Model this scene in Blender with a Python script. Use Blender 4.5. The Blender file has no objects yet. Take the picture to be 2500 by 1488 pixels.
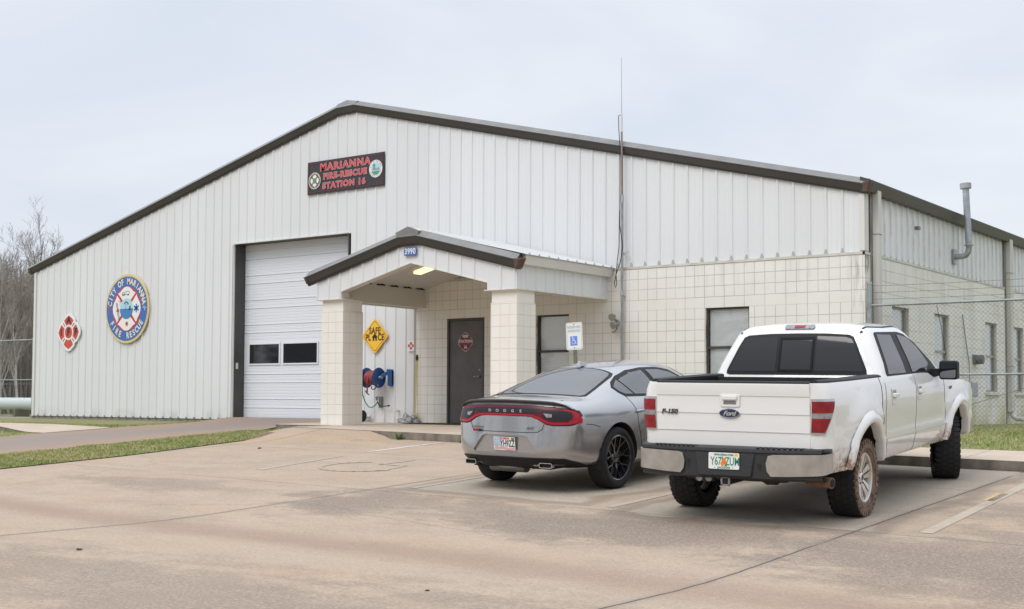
import bpy, bmesh, math, random
from math import sin, cos, pi, radians, sqrt, atan2
from mathutils import Vector, Matrix, noise
from mathutils.bvhtree import BVHTree
random.seed(7)
S = bpy.context.scene
C = S.collection

# ------------------------------------------------------------------ camera
YAW, PITCH, ROLL = -.6331, .0450, .0041
CAM = Vector((32.5046, -21.2874, .5407))
_f = Vector((sin(YAW)*cos(PITCH), cos(YAW)*cos(PITCH), sin(PITCH)))
_r = Vector((cos(YAW), -sin(YAW), 0)); _u = _r.cross(_f)
_r2 = cos(ROLL)*_r + sin(ROLL)*_u; _u2 = -sin(ROLL)*_r + cos(ROLL)*_u
cd = bpy.data.cameras.new('camera'); cam = bpy.data.objects.new('camera', cd); C.objects.link(cam)
R3 = Matrix((_r2, _u2, -_f)).transposed()
cam.matrix_world = Matrix.Translation(CAM) @ R3.to_4x4()
cd.sensor_width = 36; cd.lens = 3118/2500*36; cd.shift_y = .0356
cd.clip_start = .1; cd.clip_end = 2000
S.camera = cam
# ------------------------------------------------------------------ light
S.view_settings.view_transform = 'Standard'; S.view_settings.look = 'None'
S.view_settings.exposure = .20; S.view_settings.gamma = 1
SUN_EL, SUN_AZ = radians(50), radians(188)       # azimuth clockwise from +y
sdir = Vector((sin(SUN_AZ)*cos(SUN_EL), cos(SUN_AZ)*cos(SUN_EL), sin(SUN_EL)))
sd = bpy.data.lights.new('sun', 'SUN'); sd.energy = 1.25; sd.angle = radians(30); sd.color = (1, .965, .92)
so = bpy.data.objects.new('sun', sd); C.objects.link(so)
so.rotation_euler = sdir.to_track_quat('Z', 'Y').to_euler(); so.location = (20, -20, 30)
W = bpy.data.worlds.new('World'); S.world = W; W.use_nodes = True
nt = W.node_tree; N = nt.nodes; Lk = nt.links; N.clear()
wo = N.new('ShaderNodeOutputWorld'); bg = N.new('ShaderNodeBackground'); Lk.new(bg.outputs[0], wo.inputs[0])
sky = N.new('ShaderNodeTexSky'); sky.sky_type = 'NISHITA'; sky.sun_disc = False
sky.sun_elevation = SUN_EL; sky.sun_rotation = SUN_AZ; sky.air_density = 1.4; sky.dust_density = 2
tc = N.new('ShaderNodeTexCoord'); mp = N.new('ShaderNodeMapping'); mp.inputs['Scale'].default_value = (1.6, 1.6, 5)
Lk.new(tc.outputs['Generated'], mp.inputs[0])
nz = N.new('ShaderNodeTexNoise'); nz.inputs['Scale'].default_value = 1.5; nz.inputs['Detail'].default_value = 6; nz.inputs['Roughness'].default_value = .5
nz.inputs['Distortion'].default_value = .6
Lk.new(mp.outputs[0], nz.inputs['Vector'])
cr = N.new('ShaderNodeValToRGB'); cr.color_ramp.elements[0].position = .36; cr.color_ramp.elements[1].position = .62
cr.color_ramp.elements[0].color = (.635, .685, .775, 1); cr.color_ramp.elements[1].color = (.745, .775, .835, 1)
Lk.new(nz.outputs['Fac'], cr.inputs[0])
sx = N.new('ShaderNodeSeparateXYZ'); Lk.new(tc.outputs['Generated'], sx.inputs[0])
mr = N.new('ShaderNodeMapRange'); mr.inputs['From Min'].default_value = .30; mr.inputs['From Max'].default_value = 1
mr.inputs['To Min'].default_value = 1.03; mr.inputs['To Max'].default_value = 2.15; Lk.new(sx.outputs['Z'], mr.inputs['Value'])
vm = N.new('ShaderNodeVectorMath'); vm.operation = 'SCALE'; Lk.new(cr.outputs[0], vm.inputs[0]); Lk.new(mr.outputs[0], vm.inputs['Scale'])
vs = N.new('ShaderNodeVectorMath'); vs.operation = 'SCALE'; vs.inputs['Scale'].default_value = .10; Lk.new(sky.outputs[0], vs.inputs[0])
mx = N.new('ShaderNodeMix'); mx.data_type = 'RGBA'; mx.inputs[0].default_value = .10
Lk.new(vm.outputs[0], mx.inputs[6]); Lk.new(vs.outputs[0], mx.inputs[7]); Lk.new(mx.outputs[2], bg.inputs[0]); bg.inputs[1].default_value = 1

# ------------------------------------------------------------------ materials
MATS = {}
def mat(name, col, rough=.6, metal=0, spec=.5, coat=0, var=0, vscale=4, col2=None, bump=0, bscale=60, emit=None, mul=None, stretch=None, mid=.5, soft=.25, alpha=1):
    """principled material; var/col2: noise mix of two colours; bump: fine noise bump"""
    if name in MATS: return MATS[name]
    m = bpy.data.materials.new(name); m.use_nodes = True; t = m.node_tree; b = t.nodes['Principled BSDF']
    b.inputs['Base Color'].default_value = (*col, 1); b.inputs['Roughness'].default_value = rough
    b.inputs['Metallic'].default_value = metal; b.inputs['Specular IOR Level'].default_value = spec
    b.inputs['Coat Weight'].default_value = coat; b.inputs['Coat Roughness'].default_value = .04
    b.inputs['Alpha'].default_value = alpha
    if emit: b.inputs['Emission Color'].default_value = (*emit[0], 1); b.inputs['Emission Strength'].default_value = emit[1]
    if var or bump or col2:
        co = t.nodes.new('ShaderNodeTexCoord'); ma = t.nodes.new('ShaderNodeMapping'); t.links.new(co.outputs['Object'], ma.inputs[0])
        if stretch: ma.inputs['Scale'].default_value = stretch
    if var or col2:
        n = t.nodes.new('ShaderNodeTexNoise'); n.inputs['Scale'].default_value = vscale; n.inputs['Detail'].default_value = 5
        t.links.new(ma.outputs[0], n.inputs['Vector'])
        r = t.nodes.new('ShaderNodeValToRGB'); e = r.color_ramp.elements
        e[0].position = mid-soft; e[1].position = mid+soft
        c2 = col2 or tuple(min(1, c*(1+var)) for c in col); c1 = col if col2 else tuple(c*(1-var) for c in col)
        e[0].color = (*c1, 1); e[1].color = (*c2, 1)
        t.links.new(n.outputs['Fac'], r.inputs[0]); t.links.new(r.outputs[0], b.inputs['Base Color'])
    if bump:
        n2 = t.nodes.new('ShaderNodeTexNoise'); n2.inputs['Scale'].default_value = bscale; n2.inputs['Detail'].default_value = 3
        t.links.new(ma.outputs[0], n2.inputs['Vector'])
        bp = t.nodes.new('ShaderNodeBump'); bp.inputs['Strength'].default_value = bump; bp.inputs['Distance'].default_value = .02
        t.links.new(n2.outputs['Fac'], bp.inputs['Height']); t.links.new(bp.outputs[0], b.inputs['Normal'])
    MATS[name] = m; return m

class NG:
    """tiny node-graph helper"""
    def __init__(s, m): s.t = m.node_tree; s.n = s.t.nodes; s.l = s.t.links; s.b = s.n['Principled BSDF']; s.co = s.n.new('ShaderNodeTexCoord')
    def math(s, op, a, b=None, c=None, clamp=False):
        n = s.n.new('ShaderNodeMath'); n.operation = op; n.use_clamp = clamp
        for i, v in enumerate((a, b, c)):
            if v is None: continue
            if isinstance(v, (int, float)): n.inputs[i].default_value = v
            else: s.l.new(v, n.inputs[i])
        return n.outputs[0]
    def xyz(s, v=None):
        n = s.n.new('ShaderNodeSeparateXYZ'); s.l.new(v or s.co.outputs['Object'], n.inputs[0]); return n.outputs
    def vec(s, x, y, z):
        n = s.n.new('ShaderNodeCombineXYZ')
        for i, v in enumerate((x, y, z)):
            if isinstance(v, (int, float)): n.inputs[i].default_value = v
            else: s.l.new(v, n.inputs[i])
        return n.outputs[0]
    def noise(s, scale, detail=4, stretch=(1, 1, 1), rough=.5, vec=None, dist=0, loc=(0, 0, 0)):
        m = s.n.new('ShaderNodeMapping'); m.inputs['Scale'].default_value = stretch; m.inputs['Location'].default_value = loc
        s.l.new(vec or s.co.outputs['Object'], m.inputs[0])
        n = s.n.new('ShaderNodeTexNoise'); n.inputs['Scale'].default_value = scale; n.inputs['Detail'].default_value = detail
        n.inputs['Roughness'].default_value = rough; n.inputs['Distortion'].default_value = dist
        s.l.new(m.outputs[0], n.inputs['Vector']); return n.outputs['Fac']
    def ramp(s, v, a, b, ca=0., cb=1.):
        n = s.n.new('ShaderNodeMapRange'); n.inputs['From Min'].default_value = a; n.inputs['From Max'].default_value = b
        n.inputs['To Min'].default_value = ca; n.inputs['To Max'].default_value = cb; n.clamp = True; n.interpolation_type = 'SMOOTHSTEP'
        s.l.new(v, n.inputs['Value']); return n.outputs[0]
    def mix(s, f, a, b):
        n = s.n.new('ShaderNodeMix'); n.data_type = 'RGBA'
        if isinstance(f, (int, float)): n.inputs[0].default_value = f
        else: s.l.new(f, n.inputs[0])
        for i, v in ((6, a), (7, b)):
            if isinstance(v, tuple): n.inputs[i].default_value = (*v, 1)
            else: s.l.new(v, n.inputs[i])
        return n.outputs[2]
    def near(s, v, x, w, soft=.5):
        """1 where |v-x|<w"""
        d = s.math('ABSOLUTE', s.math('SUBTRACT', v, x)); return s.ramp(d, w*(1-soft), w*(1+soft), 1, 0)
    def bump(s, h, strength=.3, dist=.02, prev=None):
        n = s.n.new('ShaderNodeBump'); n.inputs['Strength'].default_value = strength; n.inputs['Distance'].default_value = dist
        s.l.new(h, n.inputs['Height'])
        if prev: s.l.new(prev, n.inputs['Normal'])
        return n.outputs[0]
    def out(s, col=None, rough=None, nrm=None):
        if col is not None: s.l.new(col, s.b.inputs['Base Color'])
        if rough is not None: s.l.new(rough, s.b.inputs['Roughness'])
        if nrm is not None: s.l.new(nrm, s.b.inputs['Normal'])

# ------------------------------------------------------------------ mesh helpers
def rad(v): return Vector(v)
class MB:
    def __init__(s): s.v = []; s.f = []; s.mi = []; s.m = Matrix.Identity(4); s.cur = 0
    def add(s, vs, fs):
        o = len(s.v); s.v += [tuple(s.m @ Vector(v)) for v in vs]
        for f in fs: s.f.append(tuple(o+i for i in f)); s.mi.append(s.cur)
        return s
    def box(s, a, b):
        (x0, y0, z0), (x1, y1, z1) = a, b
        return s.add([(x0, y0, z0), (x1, y0, z0), (x1, y1, z0), (x0, y1, z0), (x0, y0, z1), (x1, y0, z1), (x1, y1, z1), (x0, y1, z1)],
                     [(3, 2, 1, 0), (4, 5, 6, 7), (0, 1, 5, 4), (1, 2, 6, 5), (2, 3, 7, 6), (3, 0, 4, 7)])
    def hexa(s, lo, hi):
        """lo, hi: two loops of 4 points"""
        return s.add(list(lo)+list(hi), [(3, 2, 1, 0), (4, 5, 6, 7), (0, 1, 5, 4), (1, 2, 6, 5), (2, 3, 7, 6), (3, 0, 4, 7)])
    def prism(s, poly, fn, d0, d1):
        """poly of (a,b); fn(a,b,d)->xyz; extruded d0..d1"""
        n = len(poly)
        vs = [fn(a, b, d0) for a, b in poly]+[fn(a, b, d1) for a, b in poly]
        return s.add(vs, [tuple(range(n-1, -1, -1)), tuple(range(n, 2*n))]+[(i, (i+1) % n, n+(i+1) % n, n+i) for i in range(n)])
    def tube(s, pts, r, n=8, caps=True, closed=False):
        pts = [Vector(p) for p in pts]; rs = r if isinstance(r, (list, tuple)) else [r]*len(pts)
        rings = []; prev = None
        for i, p in enumerate(pts):
            a = pts[i-1] if i else (pts[-1] if closed else p); b = pts[(i+1) % len(pts)] if (i < len(pts)-1 or closed) else p
            t = (b-a).normalized() if (b-a).length > 1e-9 else Vector((0, 0, 1))
            if prev is None: ref = Vector((0, 0, 1)) if abs(t.z) < .9 else Vector((1, 0, 0)); u = t.cross(ref).normalized()
            else: u = (prev-t*prev.dot(t)); u = u.normalized() if u.length > 1e-6 else t.orthogonal().normalized()
            prev = u; w = t.cross(u)
            rings.append([p+rs[i]*(cos(2*pi*k/n)*u+sin(2*pi*k/n)*w) for k in range(n)])
        vs = [q for ring in rings for q in ring]; fs = []
        m = len(rings)
        for i in range(m if closed else m-1):
            j = (i+1) % m
            for k in range(n): fs.append((i*n+k, i*n+(k+1) % n, j*n+(k+1) % n, j*n+k))
        if caps and not closed: fs += [tuple(range(n-1, -1, -1)), tuple((m-1)*n+k for k in range(n))]
        return s.add(vs, fs)
    def lathe(s, prof, n=32, axis='y', close=False):
        """prof: (radius, offset along axis); revolved"""
        vs = []; fs = []; m = len(prof)
        for k in range(n):
            a = 2*pi*k/n
            for r, o in prof:
                if axis == 'y': vs.append((r*cos(a), o, r*sin(a)))
                elif axis == 'x': vs.append((o, r*cos(a), r*sin(a)))
                else: vs.append((r*cos(a), r*sin(a), o))
        for k in range(n):
            k2 = (k+1) % n
            for i in range(m if close else m-1):
                j = (i+1) % m; fs.append((k*m+i, k*m+j, k2*m+j, k2*m+i))
        return s.add(vs, fs)
    def grid(s, P):
        """P[i][j] points"""
        n, m = len(P), len(P[0])
        return s.add([p for row in P for p in row], [(i*m+j, i*m+j+1, (i+1)*m+j+1, (i+1)*m+j) for i in range(n-1) for j in range(m-1)])
    def build(s, name, mats, parent=None, smooth=None, bevel=0, seg=1, recalc=True, weld=0):
        me = bpy.data.meshes.new(name); me.from_pydata(s.v, [], s.f)
        for m in (mats if isinstance(mats, (list, tuple)) else [mats]): me.materials.append(m)
        if any(s.mi): me.polygons.foreach_set('material_index', s.mi)
        if recalc or bevel or weld:
            bm = bmesh.new(); bm.from_mesh(me)
            if weld: bmesh.ops.remove_doubles(bm, verts=bm.verts, dist=weld)
            if recalc: bmesh.ops.recalc_face_normals(bm, faces=bm.faces)
            if bevel:
                ed = [e for e in bm.edges if len(e.link_faces) == 2 and e.calc_face_angle(0) > .5]
                bmesh.ops.bevel(bm, geom=ed, offset=bevel, segments=seg, affect='EDGES', profile=.6, clamp_overlap=True)
            bm.to_mesh(me); bm.free()
        if smooth:
            me.shade_smooth(); me.set_sharp_from_angle(angle=radians(smooth))
        o = bpy.data.objects.new(name, me); C.objects.link(o)
        if parent: o.parent = parent
        return o
def tag(o, label=None, cat=None, group=None, kind=None):
    if label: o['label'] = label
    if cat: o['category'] = cat
    if group: o['group'] = group
    if kind: o['kind'] = kind
    return o
def empty(name, loc=(0, 0, 0), label=None, cat=None, group=None, mw=None):
    o = bpy.data.objects.new(name, None); C.objects.link(o); o.empty_display_size = .2
    if mw: o.matrix_world = mw
    else: o.location = loc
    return tag(o, label, cat, group)
def copy_tree(o, parent=None):
    c = o.copy(); C.objects.link(c)
    if parent: c.parent = parent
    for ch in list(o.children): copy_tree(ch, c)
    return c
DG = bpy.context.evaluated_depsgraph_get
def text_mesh(txt, size, bold=0, ext=.002, align='CENTER', sx=1.0, shear=0, sp=1.0):
    cu = bpy.data.curves.new('t', 'FONT'); cu.body = txt; cu.size = size; cu.offset = bold; cu.extrude = ext
    cu.align_x = align; cu.align_y = 'CENTER'; cu.shear = shear; cu.space_character = sp; cu.resolution_u = 4
    o = bpy.data.objects.new('t', cu); C.objects.link(o); dg = DG(); dg.update()
    me = bpy.data.meshes.new_from_object(o.evaluated_get(dg)); vs = [(v.co.x*sx, v.co.y, v.co.z) for v in me.vertices]
    fs = [tuple(p.vertices) for p in me.polygons]; bpy.data.objects.remove(o); bpy.data.curves.remove(cu); bpy.data.meshes.remove(me)
    return vs, fs
def put_text(mb, txt, size, fr, off=(0, 0), w=0, **k):
    """fr(a,b,d)->xyz"""
    vs, fs = text_mesh(txt, size, **k); mb.add([fr(x+off[0], y+off[1], z+w) for x, y, z in vs], fs)
def arc_text(mb, txt, size, R, a0, a1, fr, w=0, flip=False, **k):
    n = len(txt)
    for i, ch in enumerate(txt):
        if ch == ' ': continue
        a = radians(a0+(a1-a0)*(i/(n-1) if n > 1 else .5)); vs, fs = text_mesh(ch, size, **k)
        th = a-pi/2 if not flip else a+pi/2
        mb.add([fr(R*cos(a)+x*cos(th)-y*sin(th), R*sin(a)+x*sin(th)+y*cos(th), z+w) for x, y, z in vs], fs)
def disc(mb, r, fr, d0, d1, n=48, cx=0, cy=0, ry=None):
    mb.prism([(cx+r*cos(2*pi*i/n), cy+(ry or r)*sin(2*pi*i/n)) for i in range(n)], fr, d0, d1)
def rrect(x0, y0, x1, y1, r, n=4):
    out = []
    for cx, cy, a in ((x1-r, y1-r, 0), (x0+r, y1-r, 90), (x0+r, y0+r, 180), (x1-r, y0+r, 270)):
        for k in range(n+1): t = radians(a+90*k/n); out.append((cx+r*cos(t), cy+r*sin(t)))
    return out
def front(x, y, z):      # frame of a thing mounted on a wall that faces -y
    return lambda a, b, d: (x+a, y-d, z+b)
def gridpoly(poly, step, holes=()):
    """polygon (a,b) cut by a grid: returns verts, faces, boundary edges"""
    bm = bmesh.new(); vs = [bm.verts.new((a, b, 0)) for a, b in poly]; bm.faces.new(vs)
    xs = [p[0] for p in poly]; ys = [p[1] for p in poly]
    for ax, lo, hi in ((0, min(xs), max(xs)), (1, min(ys), max(ys))):
        k = math.floor(lo/step)+1
        while k*step < hi:
            co = [0, 0, 0]; co[ax] = k*step+1e-5; no = [0, 0, 0]; no[ax] = 1
            bmesh.ops.bisect_plane(bm, geom=bm.verts[:]+bm.edges[:]+bm.faces[:], plane_co=co, plane_no=no, dist=1e-5); k += 1
    bmesh.ops.triangulate(bm, faces=[f for f in bm.faces if len(f.verts) > 4])
    bm.verts.index_update()
    V = [(v.co.x, v.co.y) for v in bm.verts]; F = [tuple(v.index for v in f.verts) for f in bm.faces]
    B = [(e.verts[0].index, e.verts[1].index) for e in bm.edges if len(e.link_faces) == 1]; bm.free()
    return V, F, B
def sheet(mb, poly, step, fn, thick=None):
    """curved sheet: fn(a,b,d) with d=0 outer face, d=1 inner face"""
    V, F, B = gridpoly(poly, step); n = len(V)
    vs = [fn(a, b, 0) for a, b in V]; fs = list(F)
    if thick != 0:
        vs += [fn(a, b, 1) for a, b in V]; fs += [tuple(n+i for i in reversed(f)) for f in F]+[(i, j, n+j, n+i) for i, j in B]
    mb.add(vs, fs)
def drape(mb, poly, step, bvh, axis, side, off=.004, back=.01, flat=None):
    """project a polygon on a body surface along an axis ('x','y','z'), side +1/-1 = where the ray comes from"""
    V, F, B = gridpoly(poly, step); n = len(V); O = []; I = []
    for a, b in V:
        if axis == 'y': o = Vector((a, side*3, b)); d = Vector((0, -side, 0))
        elif axis == 'x': o = Vector((side*8, a, b)); d = Vector((-side, 0, 0))
        else: o = Vector((a, b, 4)); d = Vector((0, 0, -1))
        loc, nrm, _, _ = bvh.ray_cast(o, d)
        if loc is None:
            loc, nrm, _, _ = bvh.find_nearest(o+d*(3 if axis != 'x' else 8)); 
        if nrm.dot(d) > 0: nrm = -nrm
        O.append(loc+nrm*off); I.append(loc-nrm*back)
    mb.add([tuple(v) for v in O+I], F+[tuple(n+i for i in reversed(f)) for f in F]+[(i, j, n+j, n+i) for i, j in B])
def stroke(pts, w):
    """2D polyline -> quads list"""
    out = []
    for (x0, y0), (x1, y1) in zip(pts, pts[1:]):
        dx, dy = x1-x0, y1-y0; L = sqrt(dx*dx+dy*dy) or 1; nx, ny = -dy/L*w/2, dx/L*w/2; ex, ey = dx/L*w*.3, dy/L*w*.3
        out.append([(x0+nx-ex, y0+ny-ey), (x0-nx-ex, y0-ny-ey), (x1-nx+ex, y1-ny+ey), (x1+nx+ex, y1+ny+ey)])
    return out
def sstep(t): t = max(0, min(1, t)); return t*t*(3-2*t)
# ------------------------------------------------------------------ ground heights
VAL = -13.4
def H(x, y):
    c = -.017*(x-20) if x > 14 else .102*sstep((x-9)/5)
    if x < 20: c *= min(1, max(0, -y/3))
    if y > 0: return c*max(0, 1-y/2)
    if y > VAL:
        z = .05*y
        d = y-VAL
        if d < 1: z += .02*(1-d)**2
        return z+c
    return .05*VAL+.02+.006*(y-VAL)*-1*.6+c+(-.0)
def SW(x, y):            # top of the kerbed pavement
    k = H(x, -4.4)+.13
    t = min(1, max(0, -y/4.4)); return k*t
# ---- concrete of the lot
m = mat('lot_concrete', (.4, .33, .27), rough=.85); g = NG(m); X, Y, Z = g.xyz()
big = g.noise(.30, 6, (1, 1.5, 1), .6); mid = g.noise(1.1, 8, (1, 1.8, 1), .68, loc=(3, 1, 0)); fine = g.noise(14, 6, (1, 1.3, 1), .7)
agg = g.noise(95, 2, (1, 1, 1), .5)
col = g.mix(g.ramp(mid, .32, .70), (.475, .362, .262), (.405, .315, .235))
col = g.mix(g.ramp(g.noise(.45, 6, (1, 1.6, 1), .6, loc=(9, 4, 0)), .48, .72, 0, .6), col, (.45, .315, .205))          # orange clay tint
Xw = g.math('ADD', X, g.math('MULTIPLY', g.math('SUBTRACT', mid, .5), 3.2)); Yw = g.math('ADD', Y, g.math('MULTIPLY', g.math('SUBTRACT', g.noise(1.3, 6, rough=.6, loc=(4, 8, 0)), .5), 2.2))
def el(cx, cy, rx, ry, k=1.):
    d = g.math('ADD', g.math('POWER', g.math('DIVIDE', g.math('SUBTRACT', Xw, cx), rx), 2), g.math('POWER', g.math('DIVIDE', g.math('SUBTRACT', Yw, cy), ry), 2)); return g.ramp(d, 1.9, .0, 0, k)
gm = el(26.2, -11.05, 2.0, .95)
for q in ((29.6, -11.3, 1.9, 1.25), (25.2, -15.8, 4.6, .9, .6), (22.75, -11.0, .9, 1.1, .9), (30.4, -8.4, 1.6, 2.6, .75), (24.3, -10.7, 1.5, .6, .7), (19.5, -11.0, 2.0, .5, .5), (27.6, -14.6, 2.6, .45, .55), (33, -13.5, 3, 3)): gm = g.math('MAXIMUM', gm, el(*q))
spk = g.noise(42, 5, rough=.78, loc=(2, 2, 2)); spk2 = g.noise(17, 6, (1, 1.3, 1), rough=.75, loc=(7, 2, 2))
blot = g.math('ADD', g.math('MULTIPLY', big, .35), g.math('ADD', g.math('MULTIPLY', mid, .35), g.math('MULTIPLY', spk2, .30)))
gmask = g.math('MULTIPLY', g.ramp(g.math('ADD', blot, g.math('MULTIPLY', gm, .19)), .49, .63), g.math('ADD', .24, g.math('MULTIPLY', gm, .74)))
gmask = g.math('MULTIPLY', gmask, g.ramp(spk, .34, .58, .35, 1.0))
col = g.mix(g.math('MULTIPLY', el(16.3, -5.4, 1.8, .9), .45), col, (.50, .345, .21))
col = g.mix(gmask, col, (.205, .163, .125))
vy = g.math('ADD', Y, g.math('MULTIPLY', g.math('SUBTRACT', big, .5), .8))
val = g.near(vy, VAL+.15, .34, .9); col = g.mix(g.math('MULTIPLY', val, .62), col, (.31, .205, .14))
val2 = g.near(vy, VAL-.65, .34, .9); col = g.mix(g.math('MULTIPLY', val2, .45), col, (.47, .37, .27))
# dry pale pads under the parked cars
def pad(x0, x1, y0, y1, s=.16):
    wob = g.math('MULTIPLY', g.math('SUBTRACT', g.noise(.8, 2), .5), .7)
    xx = g.math('ADD', X, wob); yy = g.math('ADD', Y, wob)
    return g.math('MULTIPLY', g.math('MULTIPLY', g.ramp(xx, x0-s*.3, x0+s*.3), g.ramp(xx, x1+s*.3, x1-s*.3)), g.math('MULTIPLY', g.ramp(yy, y0-s*.2, y0+s*.2), g.ramp(yy, y1+s, y1-s)))
pd = g.math('MAXIMUM', pad(22.6, 25.0, -9.75, -4), pad(25.7, 28.2, -10.15, -4))
col = g.mix(g.math('MULTIPLY', pd, .85), col, g.mix(g.ramp(mid, .35, .65), (.43, .375, .295), (.375, .325, .26)))
rim = g.math('SUBTRACT', g.math('MAXIMUM', pad(22.4, 25.2, -9.98, -4, .3), pad(25.5, 28.4, -10.4, -4, .3)), pd, clamp=True)
col = g.mix(g.math('MULTIPLY', rim, .6), col, (.20, .155, .115))
ys = g.math('ADD', Y, g.math('MULTIPLY', g.math('SUBTRACT', g.noise(3, 3), .5), .02))
xs = g.math('ADD', X, g.math('MULTIPLY', g.math('SUBTRACT', g.noise(3, 3, loc=(5, 5, 5)), .5), .03))
ln = g.near(xs, 22.2, .0105)
for xv in (15.9, 28.15, 34.2): ln = g.math('MAXIMUM', ln, g.near(xs, xv, .0105))
for yv in (-10.1, -6.6): ln = g.math('MAXIMUM', ln, g.math('MULTIPLY', g.near(ys, yv, .009), .75))
brk = g.ramp(g.noise(.7, 3, loc=(2, 7, 0)), .30, .42)
ln = g.math('MULTIPLY', ln, brk)
st = g.math('MULTIPLY', g.near(xs, 22.2, .05, .9), .35); st = g.math('MAXIMUM', st, g.math('MULTIPLY', g.near(xs, 28.15, .05, .9), .35))
col = g.mix(st, col, (.2, .165, .14))
ao_ = g.math('MULTIPLY', g.ramp(agg, .60, .72), g.ramp(g.noise(.6, 3, loc=(1, 1, 1)), .42, .6)); col = g.mix(g.math('MULTIPLY', ao_, .75), col, (.56, .50, .43))
ad_ = g.ramp(g.noise(70, 2, loc=(4, 4, 4)), .36, .28); col = g.mix(g.math('MULTIPLY', ad_, .5), col, (.16, .13, .11))
col = g.mix(g.ramp(fine, .3, .7, 0, .32), col, g.mix(.5, col, (.2, .165, .135)))
col = g.mix(g.ramp(spk, .45, .70, 0, .45), col, (.17, .137, .11)); col = g.mix(g.ramp(spk, .45, .27, 0, .40), col, (.60, .50, .39))
# hairline cracks
vo = g.n.new('ShaderNodeTexVoronoi'); vo.feature = 'DISTANCE_TO_EDGE'; vo.inputs['Scale'].default_value = .21
g.l.new(g.vec(g.math('ADD', X, g.math('MULTIPLY', mid, 1.2)), g.math('ADD', Y, g.math('MULTIPLY', big, 1.2)), 0), vo.inputs['Vector'])
ck = g.math('MULTIPLY', g.ramp(vo.outputs['Distance'], .006, .0015), g.ramp(g.noise(.4, 2, loc=(8, 1, 2)), .52, .62))
ln = g.math('MAXIMUM', ln, g.math('MULTIPLY', ck, .22))
col = g.mix(g.math('MULTIPLY', ln, .9), col, (.07, .055, .045))
g.out(col, nrm=g.bump(g.math('SUBTRACT', g.math('ADD', agg, fine), g.math('MULTIPLY', ln, 2)), .35, .012))
m_lot = m
m = mat('drive_concrete', (.4, .33, .27), rough=.85); g = NG(m); X, Y, Z = g.xyz()
big = g.noise(.35, 5, (1.6, .6, 1), .55); fine = g.noise(14, 5)
col = g.mix(g.ramp(big, .35, .65), (.335, .228, .155), (.27, .215, .175)); col = g.mix(g.math('MULTIPLY', g.near(X, 10.9, .9, .8), .35), col, (.22, .20, .19))
col = g.mix(g.ramp(fine, .3, .7, 0, .3), col, (.2, .17, .15)); g.out(col, nrm=g.bump(fine, .3, .01)); m_drive = m
def walkmat(name, c1, c2):
    m = mat(name, c1, rough=.85); g = NG(m); X, Y, Z = g.xyz()
    n1 = g.noise(1.1, 5, dist=.5); fine = g.noise(22, 5); col = g.mix(g.ramp(n1, .35, .68), c1, c2)
    col = g.mix(g.ramp(fine, .35, .7, 0, .35), col, tuple(c*.75 for c in c1))
    nx, ny, nz_ = g.xyz(g.n.new('ShaderNodeNewGeometry').outputs['Normal'])
    side = g.ramp(nz_, .7, .3); dirt = g.mix(g.ramp(g.noise(5, 5, (1, 1, .6)), .3, .7), (.25, .215, .175), (.13, .115, .095))
    col = g.mix(side, col, dirt)
    fr = g.math('ABSOLUTE', g.math('SUBTRACT', g.math('FRACT', g.math('DIVIDE', X, 1.52)), .5)); j = g.math('MULTIPLY', g.ramp(fr, .493, .497), .7)
    col = g.mix(j, col, (.13, .11, .09)); g.out(col, nrm=g.bump(g.math('SUBTRACT', fine, j), .3, .01)); return m
m_walk = walkmat('walk_concrete', (.55, .455, .355), (.48, .385, .295))
m_kerb = m_walk
m = mat('soil_grass', (.1, .12, .04), rough=.95); g = NG(m)
n1 = g.noise(1.1, 5); n2 = g.noise(25, 4); col = g.mix(g.ramp(n1, .35, .65), (.22, .25, .085), (.30, .27, .14)); col = g.mix(g.ramp(n2, .35, .65, 0, .6), col, (.11, .10, .045))
g.out(col, nrm=g.bump(n2, .6, .03)); m_soil = m

def zsheet(name, poly, step, zf, m, kind='structure', skirt=0):
    b = MB(); V, F, B = gridpoly(poly, step); n = len(V)
    vs = [(a, c, zf(a, c)) for a, c in V]; fs = list(F)
    if skirt:
        vs += [(a, c, zf(a, c)-skirt) for a, c in V]; fs += [(i, j, n+j, n+i) for i, j in B]
    b.add(vs, fs); o = b.build(name, m, smooth=35, recalc=not skirt)
    if skirt:
        bm = bmesh.new(); bm.from_mesh(o.data); bmesh.ops.recalc_face_normals(bm, faces=bm.faces)
        up = sum(f.normal.z for f in bm.faces)
        if up < 0: bmesh.ops.reverse_faces(bm, faces=bm.faces)
        bm.to_mesh(o.data); bm.free()
    else:
        if sum(p.normal.z for p in o.data.polygons) < 0: o.data.flip_normals()
    return tag(o, kind=kind)
# base terrain to the horizon
def G0(x, y):
    if y > 3: return -.12-.004*min(y, 60) if x < 0 else -.06
    if x < 0 and y > 0: return -.16
    return H(x, y)-.05
b = MB(); xs_ = [-900, -300, -120, -60, -30, -20]+[-14+2*i for i in range(32)]+[60, 90, 150, 400, 900]; ys_ = [-900, -300, -120, -60, -40, -30]+[-26+1.2*i for i in range(24)]+[4, 6, 10, 16, 25, 40, 60, 100, 200, 400, 900]
b.grid([[(x, y, G0(max(-20, min(40, x)), max(-30, y))-.012) for y in ys_] for x in xs_]); o = b.build('ground', m_soil, smooth=60); tag(o, kind='structure')
if sum(p.normal.z for p in o.data.polygons) < 0: o.data.flip_normals()
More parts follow.
